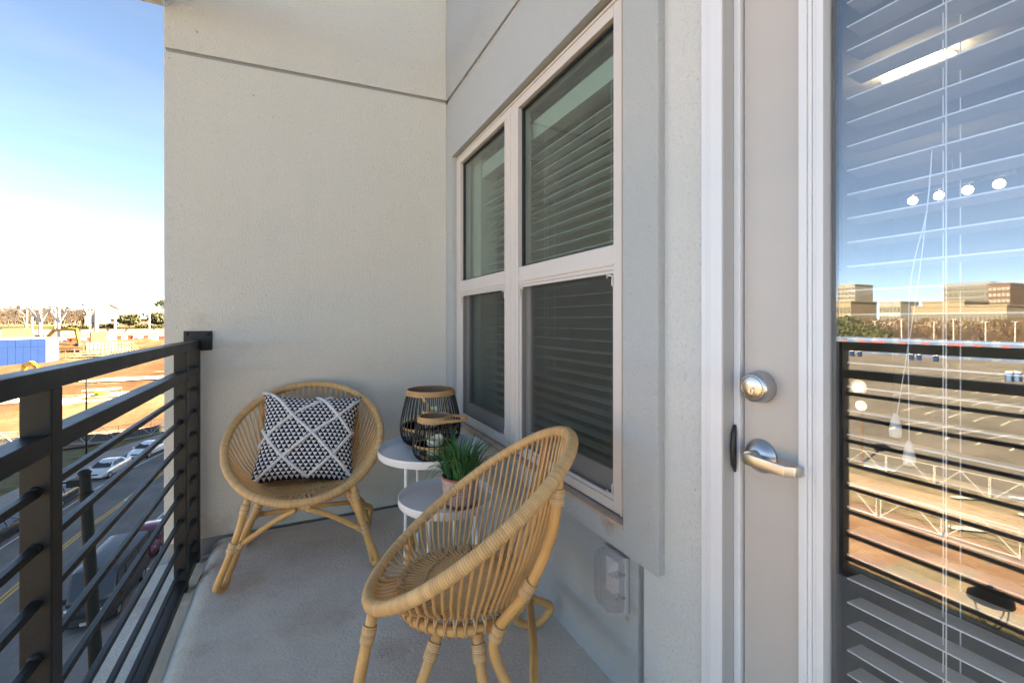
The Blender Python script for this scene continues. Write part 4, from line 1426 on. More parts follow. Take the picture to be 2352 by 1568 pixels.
def s_of_y(y):
    for i in range(len(CL) - 1):
        if CL[i].y <= y <= CL[i + 1].y:
            return ARC[i] + (y - CL[i].y) / (CL[i + 1].y - CL[i].y) * (ARC[i + 1] - ARC[i])
    return 0


def strip(o0, o1, z, i0=0, i1=None, thick=None):
    i1 = i1 or len(CL)
    m = MB()
    vs = []
    for i in range(i0, i1):
        for o in (o0, o1):
            p = CL[i] + NRM[i] * o
            vs.append((p.x, p.y, G + z))
    n = i1 - i0
    fs = [(2 * k, 2 * k + 1, 2 * k + 3, 2 * k + 2) for k in range(n - 1)]
    if thick:
        vs += [(x, y, zz - thick) for (x, y, zz) in vs]
        b = 2 * n
        fs += [(2 * k, 2 * k + 2, b + 2 * k + 2, b + 2 * k) for k in range(n - 1)] + [(2 * k + 1, 2 * k + 3, b + 2 * k + 3, b + 2 * k + 1) for k in range(n - 1)]
    return m.add(vs, fs)


road = strip(7.3, -6.8, 0.12).build('road', M['asphalt'], kind='structure')
strip(0.06, 0.18, 0.125).build('yellow_line', M['yellow'], road)
strip(-0.18, -0.06, 0.125).build('yellow_line', M['yellow'], road)
strip(3.70, 3.82, 0.125).build('edge_line', M['white'], road)
strip(-4.16, -4.04, 0.125).build('edge_line', M['white'], road)
MB().lathe([(0, 0.006), (0.4, 0.006), (0.42, 0.0)], (*along(s_of_y(47.6), -0.25)[0][:2], G + 0.122), 24).build('manhole_cover', M['steel'], road)
strip(7.3, 7.48, 0.25, thick=0.2).build('kerb', M['kerb'], kind='structure')
strip(-6.98, -6.8, 0.25, thick=0.2).build('kerb', M['kerb'], kind='structure')
strip(10.2, 7.48, 0.245).build('pavement', M['pave'], kind='structure')
strip(-6.98, -20.0, 0.245, 0, 62).build('pavement', M['pave'], kind='structure')
strip(13.6, 10.2, 0.24).build('grass_verge', M['verge'], kind='structure')
# parking stalls: paved strips and the white stall lines
for (a, b) in ((3.84, 7.28), (-4.18, -6.78)):
    strip(b, a, 0.1245).build('parking_strip', M['paver'], kind='structure')
k = 0
for y in [8 + 6.3 * i for i in range(11)]:
    for (o0, o1) in ((3.82, 7.2), (-4.16, -6.7)):
        if y > 66:
            continue
        s = s_of_y(y + (0.9 if o0 < 0 else 4.6))
        p, d = along(s, o0)
        q, _ = along(s, o1)
        e = d * 0.06
        m = MB().add([p - e, q - e, q + e, p + e], [(0, 1, 2, 3)])
        m.v = [(a[0], a[1], G + 0.1285) for a in m.v]
        m.build('stall_line', M['white'], road)
# single pavers in the stall between the van and the maroon car
pv = obj('paver_field', None, None, kind='structure')
pm = MB().box(-0.097, 0.097, -0.147, 0.147, 0, 0.018).mesh('paver', M['paver'], bevel=0.006)
cnt = 0
rest = MB()
for i in range(52):
    for j in range(12):
        s = s_of_y(18.2) + 0.20 * i
        p, d = along(s, -4.34 - 0.2 - 0.30 * (j * 0.66) - (0.0))
        a = math.atan2(d.y, d.x)
        if -4.34 - 0.2 - 0.2 * j < -6.6:
            continue
        vis = 23.0 < p.y < 28.4
        if vis and cnt < 300:
            o = obj('paver', pm, pv, rel=True)
            o.location = (p.x, p.y, G + 0.1262 + 0.002 * random.random())
            o.rotation_euler = (0, 0, a)
            o.scale = (0.98, 0.66, 1)
            cnt += 1

# ---------------------------------------------------------------- cars
def car_parts(L, W, Hc, paint, van=False):
    """a parked car built nose towards +Y, origin on the ground at its middle"""
    hw = W / 2
    if van:
        st = [(-L / 2, 0.34, 0.62, .86), (-L / 2 + .05, .30, 1.0, .97), (-L * .2, .28, 1.18, 1), (L * .22, .28, 1.18, 1), (L * .33, .28, 1.16, 1), (L / 2 - .55, .28, 1.10, .985), (L / 2 - .22, .28, 0.98, .93), (L / 2 - .05, .30, .80, .84), (L / 2, .36, .62, .76)]
    else:
        st = [(-L / 2, .40, .66, .78), (-L / 2 + .10, .28, .92, .90), (-L / 2 + .45, .24, 1.0, .97), (-L * .2, .22, .98, 1), (L * .12, .22, .95, 1), (L * .27, .22, .93, .985), (L / 2 - .45, .24, .82, .95), (L / 2 - .12, .26, .70, .84), (L / 2, .34, .56, .70)]
    m = MB()
    vs = []
    for (y, zb, zt, k) in st:
        w_ = hw * k
        sec = [(w_ * .80, zb), (w_ * .97, zb + .07), (w_, zb + (zt - zb) * .45), (w_ * .985, zb + (zt - zb) * .72), (w_ * .93, zt - .045), (w_ * .80, zt), (w_ * .4, zt + .02)]
        full = sec + [(0, zt + .025)] + [(-x, z) for x, z in sec[::-1]]
        vs += [(x, y, z) for x, z in full]
    n = 15
    fs = [(i * n + k, i * n + (k + 1) % n, (i + 1) * n + (k + 1) % n, (i + 1) * n + k) for i in range(len(st) - 1) for k in range(n)]
    fs += [tuple(range(n)), tuple((len(st) - 1) * n + k for k in range(n - 1, -1, -1))]
    body = m.add(vs, fs).mesh('body', paint, smooth='auto')
    # cabin: pillars and roof
    if van:
        cab = [(-L / 2 + .04, .99, 1.12), (-L / 2 + .12, .90, Hc - .04), (L * .24, .90, Hc), (L * .29, .88, Hc - .05), (L / 2 - .62, .93, 1.14)]
    else:
        cab = [(-L / 2 + .52, .86, .97), (-L * .19, .70, Hc - .07), (-L * .02, .70, Hc), (L * .10, .69, Hc - .04), (L * .27, .86, .92)]
    base = 0.95 if not van else 1.14
    m = MB()
    vs = []
    for i, (y, k, z) in enumerate(cab):
        wt, wb = hw * k, hw * .93
        zz = z
        sec = [(wb, base - .03), (wb * .99, base + .02), (wt * 1.0, max(zz - .07, base)), (wt * .9, max(zz - .012, base + .01)), (wt * .5, zz + .005)]
        full = sec + [(0, zz + .012)] + [(-x, q) for x, q in sec[::-1]]
        vs += [(x, y, q) for x, q in full]
    n = 11
    fs = [(i * n + k, i * n + (k + 1) % n, (i + 1) * n + (k + 1) % n, (i + 1) * n + k) for i in range(len(cab) - 1) for k in range(n)]
    fs += [tuple(range(n)), tuple((len(cab) - 1) * n + k for k in range(n - 1, -1, -1))]
    roof = m.add(vs, fs).mesh('cabin', paint, smooth='auto')
    # glass laid 12 mm proud
    def quad(ps, off):
        a, b, c, d = [Vector(p) for p in ps]
        nn = (b - a).cross(d - a).normalized() * off
        return MB().add([a + nn, b + nn, c + nn, d + nn, a - nn, b - nn, c - nn, d - nn], [(0, 1, 2, 3), (7, 6, 5, 4), (0, 4, 5, 1), (1, 5, 6, 2), (2, 6, 7, 3), (3, 7, 4, 0)])
    y3, k3, z3 = cab[3]
    y4, k4, z4 = cab[4]
    f = 0.10
    glz = []
    a0, a1 = Vector((hw * .86, y4 - .03, base + .04)), Vector((hw * k3 * .92, y3 + .02, z3 - .045))
    glz.append(('windscreen', quad([(-a0.x, a0.y, a0.z), a0, a1, (-a1.x, a1.y, a1.z)], 0.014)))
    y0, k0, z0 = cab[0]
    y1, k1, z1 = cab[1]
    b0, b1 = Vector((hw * .80, y0 + (.10 if not van else 0.02), base + .06)), Vector((hw * k1 * .88, y1 - .02, z1 - (.05 if not van else .25)))
    glz.append(('rear_window', quad([b0, (-b0.x, b0.y, b0.z), (-b1.x, b1.y, b1.z), b1], 0.014)))
    def side(ya, yb, yc, yd, zl, zh):
        for s in (1, -1):
            t = (zh - base) / (Hc - .07 - base)
            xa, xb = hw * .945, hw * (.93 + (cab[2][1] - .93) * t) + .012
            glz.append(('side_window', quad([(s * xa, ya, zl), (s * xa, yb, zl), (s * xb, yc, zh), (s * xb, yd, zh)][::s], 0.010)))
    if van:
        side(L * .16, L * .36, L * .30, L * .16, base + .03, Hc - .35)
        side(-L * .16, L * .13, L * .13, -L * .16, base + .03, Hc - .35)
        side(-L * .44, -L * .19, -L * .19, -L * .43, base + .03, Hc - .35)
    else:
        side(L * .005, L * .215, L * .085, L * .005, base + .02, Hc - .13)
        side(-L * .22, -L * .015, -L * .015, -L * .16, base + .02, Hc - .13)
    glz = [(n_, q.mesh(n_, M['cargl'])) for n_, q in glz]
    rw = 0.33 if not van else 0.36
    tyre = MB().lathe([(rw * .66, -.10), (rw * .96, -.10), (rw, -.06), (rw, .06), (rw * .96, .10), (rw * .66, .10), (rw * .66, -.10)], (0, 0, 0), 22, Matrix.Rotation(R(90), 4, 'Y')).mesh('tyre', M['tyre'], smooth='auto')
    rim = MB()
    rim.lathe([(0, .07), (rw * .15, .085), (rw * .2, .06), (rw * .62, .065), (rw * .67, .09)], (0, 0, 0), 22, Matrix.Rotation(R(90), 4, 'Y'))
    for q in range(5):
        a = 2 * math.pi * q / 5
        rim.cbox((.082, math.cos(a) * rw * .4, math.sin(a) * rw * .4), (.02, rw * .48, rw * .14), Matrix.Rotation(a, 4, 'X'))
    rim = rim.mesh('rim', M['alloy'], smooth='auto')
    det = []
    yf = L / 2
    for s in (1, -1):
        det.append(('headlight', MB().add([(s * hw * .55, yf - .10, .60 if not van else .84), (s * hw * .84, yf - .30, .66 if not van else .92), (s * hw * .88, yf - .34, .76 if not van else 1.06), (s * hw * .55, yf - .14, .70 if not van else .96),
                                                (s * hw * .55, yf - .20, .60 if not van else .84), (s * hw * .80, yf - .44, .66 if not van else .92), (s * hw * .84, yf - .48, .76 if not van else 1.06), (s * hw * .55, yf - .25, .70 if not van else .96)],
                                               [(0, 1, 2, 3), (7, 6, 5, 4), (0, 4, 5, 1), (1, 5, 6, 2), (2, 6, 7, 3), (3, 7, 4, 0)]).mesh('headlight', M['lens'])))
        det.append(('tail_light', MB().cbox((s * hw * .80, -yf + .07, .80 if not van else 1.15), (.26 if not van else .14, .10, .16 if not van else .5)).mesh('tail_light', M['tail'], bevel=.02)))
        det.append(('door_mirror', MB().cbox((s * (hw + .09), L * (.20 if not van else .33), base + .07), (.20, .10, .13 if not van else .28)).mesh('door_mirror', paint if not van else M['black'], bevel=.03)))
        for yy in ((L * .0, -L * .20) if not van else (L * .17,)):
            det.append(('door_handle', MB().cbox((s * hw * 1.0, yy, base - .16), (.03, .18, .03)).mesh('door_handle', paint, bevel=.008)))
    det.append(('grille', MB().cbox((0, yf - .055 if not van else yf - .06, .60 if not van else .80), (W * .42 if not van else W * .5, .12, .13 if not van else .26)).mesh('grille', M['black'], bevel=.02)))
    det.append(('bumper', MB().cbox((0, yf - .10, .40), (W * .80, .22, .16)).mesh('bumper', M['black'] if van else paint, bevel=.05)))
    det.append(('number_plate', MB().cbox((0, yf + .012, .44), (.32, .012, .15)).mesh('number_plate', M['barwhite'])))
    return body, roof, glz, tyre, rim, det, rw


PROTO = {}


def park(name, label, p, ang, L, W, Hc, col, group, van=False):
    key = (L, W, Hc, col, van)
    if key not in PROTO:
        PROTO[key] = car_parts(L, W, Hc, PAINT[col], van)
    body, roof, glz, tyre, rim, det, rw = PROTO[key]
    t = thing(name, p, label, 'van' if van else 'car', group, ang)
    bo = obj('body', body, t, rel=True)
    obj('cabin', roof, t, rel=True)
    for n_, q in glz:
        obj(n_, q, t, rel=True)
    for n_, q in det:
        obj(n_, q, t, rel=True)
    for sx in (1, -1):
        for sy in (L * .305, -L * .30):
            wh = obj('wheel', tyre, t, rel=True)
            wh.location = (sx * (W / 2 - .115), sy, rw)
            wh.rotation_euler = (0, 0, 0 if sx > 0 else math.pi)
            obj('rim', rim, wh, rel=True)
    return t


def street_car(name, label, y, off, L, W, Hc, col, toward, van=False):
    p, d = along(s_of_y(y), off)
    f = -d if toward else d
    return park(name, label, (p.x, p.y, G + 0.126), math.atan2(f.y, f.x) - math.pi / 2, L, W, Hc, col, 'cars parked along the street', van)


street_car('parked_car', 'silver sedan parked right behind the charcoal sedan on the far kerb', 55.3, 5.0, 4.6, 1.8, 1.46, 'silver', True)
street_car('parked_car', 'white sedan parked behind the silver sedan, before the fence panels', 61.2, 5.0, 4.75, 1.82, 1.45, 'white', True)
street_car('parked_car', 'black car mostly hidden by the wall edge at the end of the far row', 67.2, 5.0, 4.6, 1.8, 1.46, 'black', True)
street_car('parked_car', 'charcoal sedan on the far kerb partly behind the thick street pole', 48.8, 5.0, 4.7, 1.82, 1.45, 'charcoal', False)
street_car('parked_car', 'graphite sedan on the far kerb seen below the railing post', 41.8, 5.0, 4.7, 1.82, 1.45, 'graphite', False)
street_car('parked_car', 'silver car nosed behind the graphite sedan on the far kerb', 35.2, 5.0, 4.6, 1.8, 1.46, 'silver', False)
street_car('passenger_van', 'grey black passenger van parked on the near kerb below the balcony', 31.1, -5.35, 5.5, 2.02, 2.48, 'graphite', True, True)
street_car('parked_car', 'maroon car parked behind the dark van', 37.4, -5.35, 4.5, 1.8, 1.5, 'maroon', True)
street_car('parked_car', 'maroon car in front of the dark van beside the pavers', 21.2, -5.5, 4.5, 1.8, 1.5, 'maroon', False)

# twiggy bush in front of the van
bu = thing('bare_bush', (-6.9, 27.2, G + 0.24), 'leafless reddish bush on the pavement in front of the dark van', 'bush')
rnd = random.Random(2)
for i in range(26):
    a = rnd.uniform(0, 6.28)
    p = Vector((rnd.uniform(-.1, .1), rnd.uniform(-.1, .1), 0))
    d = Vector((math.cos(a) * rnd.uniform(.2, .9), math.sin(a) * rnd.uniform(.2, .9), 1)).normalized()
    pts = [p]
    for q in range(5):
        p = p + d * rnd.uniform(.18, .30)
        d = (d + Vector((rnd.uniform(-.3, .3), rnd.uniform(-.3, .3), rnd.uniform(-.1, .2)))).normalized()
        pts.append(p)
    MB().tube(pts, [0.013, .011, .009, .007, .005, .003], 4).build('stem', M['twig2'], bu, rel=True)

# ---------------------------------------------------------------- street poles
tp = thing('street_pole', (-3.85, 12.55, G + 0.24), 'thick dark green street pole with a banner bracket rising past the parked van', 'pole')
MB().tube([(-3.62, 12.55, G + .24), (-3.68, 12.55, -11), (-3.90, 12.5, -5), (-4.02, 12.45, -2.05)], [0.16, .135, .115, .098], 16).build('shaft', M['darkpole'], tp, smooth='auto')
MB().lathe([(0.25, 0), (.26, .1), (.2, .4), (.17, .6)], (-3.62, 12.55, G + .24), 16).build('base', M['darkpole'], tp, smooth='auto')
MB().lathe([(.10, 0), (.115, .02), (.115, .06), (.06, .1), (0, .11)], (-4.02, 12.45, -2.07), 16).build('cap', M['darkpole'], tp, smooth='auto')
MB().box(-4.30, -4.06, 12.38, 12.50, -2.30, -2.16).build('bracket', M['darkpole'], tp, bevel=.02)
MB().tube([(-4.1, 12.44, -2.2), (-4.55, 12.44, -2.2)], 0.022, 8).build('banner_arm', M['darkpole'], tp)
MB().tube([(-3.99, 12.46, -2.6), (-4.0, 12.46, -2.45)], 0.125, 14).build('band', M['darkpole'], tp)


def lamp_post(p, h, toward, label, group=None):
    t = thing('street_lamp', p, label, 'street lamp', group)
    MB().tube([(0, 0, 0), (0, 0, h)], [.095, .065], 10).build('pole', M['darkpole'], t, smooth='auto', rel=True)
    d = Vector(toward).normalized()
    pts = catmull([(0, 0, h - .15), d * .9 + Vector((0, 0, h + .25)), d * 1.9 + Vector((0, 0, h + .62)), d * 2.5 + Vector((0, 0, h + .7))], 5)
    MB().tube(pts, .03, 7).build('arm', M['darkpole'], t, smooth=True, rel=True)
    e = pts[-1]
    MB().tube([e, e + d * .2 + Vector((0, 0, .02)), e + d * .6, e + d * .95 - Vector((0, 0, .02))], [.04, .12, .14, .03], 10, flat=.45).build('lamp_head', M['darkpole'], t, smooth=True, rel=True)


lamp_post(Vector((-19.85, 61.9, G + .24)), 9.0, (1, 0.15, 0), 'slim black street lamp with a curved arm beside the silver sedan')

# ---------------------------------------------------------------- temporary fence and silt fence on the site edge
def fence_panel(p, q, h, label, group, mesh=True):
    t = thing('fence_panel', (p[0], p[1], p[2]), label, 'fence', group)
    a, b = Vector((0, 0, 0)), Vector(q) - Vector(p)
    up = Vector((0, 0, h))
    for nm, pts in (('post', [a, a + up]), ('post', [b, b + up]), ('rail', [a + up, b + up]), ('rail', [a + up * .06, b + up * .06]), ('brace', [a + up * .06, a.lerp(b, .5) + up]), ('brace', [a.lerp(b, .5) + up, b + up * .06])):
        MB().tube(pts, 0.03, 6).build(nm, M['steel'], t, rel=True)
    if mesh:
        m = MB()
        n = 16
        dv = (b - a)
        ln = dv.length
        for i in range(-8, n):
            for s in (1, -1):
                u0, u1 = i / n, (i + 8) / n
                pts = []
                for u, z in ((u0, 0), (u1, 1)):
                    pts.append((u, z))
                (u0, z0), (u1, z1) = pts
                if u0 < 0:
                    z0 = (0 - u0) / (u1 - u0)
                    u0 = 0
                if u1 > 1:
                    z1 = z0 + (z1 - z0) * (1 - u0) / (u1 - u0)
                    u1 = 1
                if u1 <= u0:
                    continue
                A = a + dv * (u0 if s > 0 else 1 - u0) + up * (.06 + .94 * z0)
                B = a + dv * (u1 if s > 0 else 1 - u1) + up * (.06 + .94 * z1)
                m.tube([A, B], 0.0045, 3, cap=False)
        m.build('wire_mesh', M['steel'], t, rel=True, kind='stuff')
    return t


fl_pts = [(-36, 72.0), (-32.6, 72.6), (-29.2, 72.3), (-25.8, 72.0), (-22.6, 70.4), (-19.6, 70.6), (-16.9, 72.6), (-14.0, 74.6), (-11, 77)]
for i, (p, q) in enumerate(zip(fl_pts[:-1], fl_pts[1:])):
    fence_panel((*p, G + .2), (*q, G + .2), 1.9, 'galvanised mesh site fence panel with slanting braces on the bend of the street', 'site fence panels on the bend')
sf = thing('silt_fence', (-25, 74, G + .2), 'low black silt fence along the foot of the clay bank', 'fence')
for i, (p, q) in enumerate(zip(fl_pts[:-1], fl_pts[1:])):
    p3, q3 = Vector((p[0], p[1] + 1.6, G + .2)), Vector((q[0], q[1] + 1.6, G + .2))
    d = (q3 - p3).normalized()
    n_ = Vector((-d.y, d.x, 0)) * .01
    m = MB()

    def fn(u, v):
        b = p3.lerp(q3, u)
        return b + Vector((0, .12 * mnoise.noise(b * 1.3) * v, v * (0.85 + .18 * mnoise.noise(b * .9))))
    m.grid(fn, 10, 2).build('cloth', M['silt'], sf)
    MB().tube([p3, p3 + Vector((0, 0, 1.15))], .025, 5).build('stake', M['lumber'], sf)

# things lying about the site
pp0, pp1 = gp(142, 936), gp(172, 931)
c = (pp0 + pp1) / 2
ax = (pp1 - pp0).normalized()
t = thing('concrete_pipe', (c.x, c.y, c.z), 'pale concrete pipe section lying on the orange clay', 'pipe')
a = math.atan2(ax.y, ax.x)
Mx = Matrix.Translation((0, 0, .75)) @ Matrix.Rotation(a, 4, 'Z') @ Matrix.Rotation(R(90), 4, 'Y')
MB().lathe([(.48, -1.6), (.62, -1.6), (.62, 1.35), (.70, 1.38), (.70, 1.6), (.48, 1.6), (.48, -1.6)], (0, 0, 0), 24, Mx).build('pipe_shell', M['pipe'], t, smooth='auto', rel=True)
g0 = gp(234, 913)
t = thing('manhole_riser', g0, 'lime covered manhole riser inside a low orange guard frame', 'manhole')
MB().lathe([(1.5, .1), (1.45, .35), (1.2, .4), (0, .4)], (0, 0, 0), 20).build('collar', M['pipe'], t, smooth='auto', rel=True)
MB().lathe([(1.15, .4), (1.12, 1.15), (.9, 1.25), (0, 1.28)], (0, 0, 0), 20).build('cover', M['lime'], t, smooth='auto', rel=True)
for (x, y) in ((-2.6, -1.5), (2.6, -1.5), (2.6, 1.5), (-2.6, 1.5)):
    MB().tube([(x, y, 0), (x, y, 1.7)], .07, 6).build('guard_post', M['orange'], t, rel=True)
for (p, q) in (((-2.6, -1.5), (2.6, -1.5)), ((2.6, -1.5), (2.6, 1.5)), ((2.6, 1.5), (-2.6, 1.5)), ((-2.6, 1.5), (-2.6, -1.5))):
    MB().tube([(*p, 1.6), (*q, 1.6)], .06, 6).build('guard_rail', M['barwhite'], t, rel=True)
for i, (px, py, s) in enumerate(((19, 924, 1.0), (83, 1006, 1.0), (366, 880, 1)), ):
    g0 = gp(px, py)
    t = thing('traffic_marker', g0, ('orange and white site marker post standing on the clay by the gravel patch', 'orange and white site marker post standing by the silt fence', 'orange and white site marker post below the railing end')[i], 'marker')
    MB().lathe([(.35, 0), (.36, .08), (.14, .1), (.10, .5)], (0, 0, 0), 12).build('foot', M['orange'], t, rel=True)
    MB().tube([(0, 0, .5), (0, 0, .8)], .10, 10).build('band', M['barwhite'], t, rel=True)
    MB().tube([(0, 0, .8), (0, 0, 1.35)], [.10, .07], 10).build('post', M['orange'], t, rel=True)
for i, (px, py, r_) in enumerate(((225, 925, 4.5), (30, 925, 5), (330, 905, 7), (350, 870, 9))):
    g0 = gp(px, py)
    n = 15
    m = MB()
    ring = [(g0.x + r_ * (1 + .3 * math.sin(k * 2.1 + i)) * math.cos(2 * math.pi * k / n) * 1.5, g0.y + r_ * .5 * (1 + .3 * math.cos(k * 1.7 + i)) * math.sin(2 * math.pi * k / n)) for k in range(n)]
    m.add([(x, y, terr(x, y) + .32) for x, y in ring] + [(g0.x, g0.y, terr(g0.x, g0.y) + .75)], [(k, (k + 1) % n, n) for k in range(n)])
    m.build('gravel_patch', M['pave'], kind='structure')

# ---------------------------------------------------------------- blue building shell, excavators, formwork, barriers
b0, b1 = gp(-60, 848), gp(104, 834)
bz = b0.z
top = H - (775 - YH) * (b1.length / math.hypot(1, 0)) / FPX
hb = H + sight(104, 775).z / sight(104, 775).xy.length * b1.xy.length - b1.z
bw = thing('blue_wall', (b1.x, b1.y, bz), 'tall plain blue panelled building shell with one end coloured as sunlit blue on the site', 'building')
dv = (b1 - b0)
dv.z = 0
dn = dv.normalized()
back = Vector((-dn.y, dn.x, 0))
npan = 9
for i in range(npan):
    p, q = b0 + dv * (i / npan), b0 + dv * ((i + 1) / npan) - dn * .05
    for (z0, z1, off) in ((0, hb * .70, 0.0), (hb * .70 + .05, hb, 0.06 * (i % 2))):
        A = [p - back * off, q - back * off, q + back * 1.0, p + back * 1.0]
        MB().prism([(v.x, v.y) for v in A], 'Z', bz - 1 + (z0 if z0 == 0 else z0 + 1), bz + z1).build('panel', M['blue'], bw)
e0 = b1 + dn * .1
e1 = e0 + dn * 3.4 + back * 1.2
A = [e0, e1, e1 + back * 14, e0 + back * 14]
MB().prism([(v.x, v.y) for v in A], 'Z', bz - 1, bz + hb).build('end_panel', M['paleblue'], bw)
e2 = e1 + dn * 1.0 + back * .5
A = [e1 + dn * .02, e2, e2 + back * 14, e1 + back * 13 + dn * .02]
MB().prism([(v.x, v.y) for v in A], 'Z', bz - 1, bz + hb - .1).build('end_panel', M['paleblue'], bw)
A = [b0 - back * .1, e1 - back * .1, e1 + back * 14, b0 + back * 14]
MB().prism([(v.x, v.y) for v in A], 'Z', bz + hb + .01, bz + hb + .25).build('coping', M['barwhite'], bw)


def excavator(p, ang, label, s=1.0, boom=None):
    t = thing('excavator', p, label, 'excavator', None, ang)
    for y in (-1.25, 1.25):
        tr = MB()
        pr = [(-1.9, .45), (-1.6, .05), (1.6, .05), (1.9, .45), (1.6, .85), (-1.6, .85)]
        tr.prism([(x * s, z * s) for x, z in pr], 'Y', (y - .3) * s, (y + .3) * s)
        tr.build('track', M['digdark'], t, rel=True, bevel=.05)
    MB().prism([(x * s, z * s) for x, z in ((-2.4, 1.0), (1.6, 1.0), (1.6, 1.9), (-.2, 2.2), (-2.3, 2.25), (-2.5, 1.9))], 'Y', -1.35 * s, 1.35 * s).build('house', M['digger'], t, rel=True, bevel=.06)
    MB().prism([(x * s, z * s) for x, z in ((0.0, 1.9), (1.55, 1.9), (1.4, 3.0), (1.1, 3.15), (0.0, 3.15))], 'Y', -1.35 * s, -.35 * s).build('cab', M['digdark'], t, rel=True, bevel=.05)
    bp = boom or [(1.4, 1.9), (2.4, 4.3), (4.6, 5.2), (6.4, 4.8)]

    def arm(pts, w0, name, mat):
        m = MB()
        for (x0, z0), (x1, z1) in zip(pts[:-1], pts[1:]):
            a_, b_ = Vector((x0, 0, z0)), Vector((x1, 0, z1))
            d = (b_ - a_).normalized()
            n_ = Vector((-d.z, 0, d.x)) * w0
            m.prism([((a_ - n_ - d * .1).x * s, (a_ - n_ - d * .1).z * s), ((b_ - n_ + d * .1).x * s, (b_ - n_ + d * .1).z * s), ((b_ + n_ + d * .1).x * s, (b_ + n_ + d * .1).z * s), ((a_ + n_ - d * .1).x * s, (a_ + n_ - d * .1).z * s)], 'Y', -.25 * s, .25 * s)
        m.build(name, mat, t, rel=True)
    arm(bp, .34, 'boom', M['digger'] if s > 0 else M['digdark'])
    ex, ez = bp[-1]
    arm([(ex - .3, ez + .3), (ex + .5, ez - 3.2)], .26, 'stick', M['digger'])
    MB().prism([(x * s, z * s) for x, z in ((ex + .3, ez - 3.2), (ex + 1.0, ez - 3.4), (ex + .9, ez - 4.4), (ex - .1, ez - 4.5), (ex - .4, ez - 3.9))], 'Y', -.6 * s, .6 * s).build('bucket', M['digdark'], t, rel=True)
    MB().tube([Vector((1.9, 0, 2.4)) * s, Vector((bp[1][0], 0, bp[1][1])) * s], .09 * s, 6).build('ram', M['steel'], t, rel=True)
    return t


# its yellow arm folds up in front of the blue wall; the machine itself stands behind the top rail
k1 = gp(40, 905)
k1b = Vector((k1.x, k1.y, k1.z))
z_top = H + sight(48, 826).z / sight(48, 826).xy.length * k1.xy.length - k1.z
sx = z_top / 6.4
excavator(k1b, R(-35), 'yellow excavator with its folded arm raised before the blue wall', sx, boom=[(1.2, 1.9), (1.6, 5.4), (3.2, 5.9), (4.6, 5.0)])
k2 = gp(98, 775)
e2_ = excavator(at_y(92, 262.0), R(-25), 'yellow excavator with a dark outstretched arm beyond the blue wall', 1.7, boom=[(1.4, 1.9), (3.4, 4.3), (7.0, 4.7), (9.2, 4.4)])

# plywood column boxes
for i, (px, y, wd_, z0, z1) in enumerate(((41, 236.0, 7.6, -4, 6.3), (225, 240.0, 4.6, -2, 7.6))):
    p = at_y(px, y)
    t = thing('plywood_form', p, ('wide plywood column form showing above the blue wall', 'square plywood column form at the foot of a white mast')[i], 'formwork')
    zt = H + sight(px, 754 if i == 0 else 761).z / sight(px, 754).xy.length * p.xy.length - p.z
    for s_ in range(4):
        a_ = s_ * math.pi / 2 + .35
        m = MB().cbox((math.cos(a_) * wd_ / 2, math.sin(a_) * wd_ / 2, zt / 2), (.12, wd_ - .14, zt), Matrix.Rotation(a_, 4, 'Z'))
        m.build('board', M['ply'], t, rel=True)

# timber formwork wall with raking props
f0, f1 = gp(196, 822), gp(300, 806)
t = thing('formwork_wall', f0, 'long pale timber formwork wall with slanting props on the clay', 'formwork')
dv = f1 - f0
dv.z = 0
ln = dv.length
dn = dv.normalized()
bk = Vector((-dn.y, dn.x, 0))
hz = H + sight(250, 783).z / sight(250, 783).xy.length * ((f0 + f1) / 2).xy.length - f0.z
rnd = random.Random(4)
for i in range(14):
    p = f0 + dn * (ln * i / 13)
    m = MB().tube([p - bk * .2, p - bk * .2 + Vector((0, 0, hz * rnd.uniform(.8, 1.12)))], .14, 4)
    m.build('post', M['lumber'], t)
    if i % 1 == 0:
        MB().tube([p - bk * (2.0 + hz * .45), p - bk * .35 + Vector((0, 0, hz * .82))], .13, 4).build('raking_prop', M['lumber'], t)
for j in range(9):
    z = hz * (.08 + .105 * j)
    for i in range(3):
        if rnd.random() < .12:
            continue
        p, q = f0 + dn * (ln * i / 3 + .1), f0 + dn * (ln * (i + 1) / 3 - .1)
        M_ = Matrix.Rotation(math.atan2(dn.y, dn.x), 4, 'Z')
        MB().cbox((p + q) / 2 + Vector((0, 0, z)), ((q - p).length, .25, hz * .075), M_).build('plank', M['lumber'] if rnd.random() < .75 else M['ply'], t)
f2 = gp(150, 829)
t = thing('formwork_frame', f2, 'low timber frame with dark openings beside the blue wall end', 'formwork')
for i in range(6):
    p = Vector((i * 2.2, i * .5, 0))
    MB().tube([p, p + Vector((0, 0, 3.4 + (i % 3) * .7))], .13, 4).build('post', M['lumber'] if i % 2 else M['digdark'], t, rel=True)
for j in range(4):
    MB().cbox((5.5 + .6 * j, 1.2, .5 + .9 * j), (12 - 1.5 * j, .3, .4), Matrix.Rotation(.22, 4, 'Z')).build('plank', M['lumber'], t, rel=True)
MB().cbox((6, 3.0, 1.4), (5, 1.5, 1.6), Matrix.Rotation(.22, 4, 'Z')).build('dark_shutter', M['digdark'], t, rel=True)

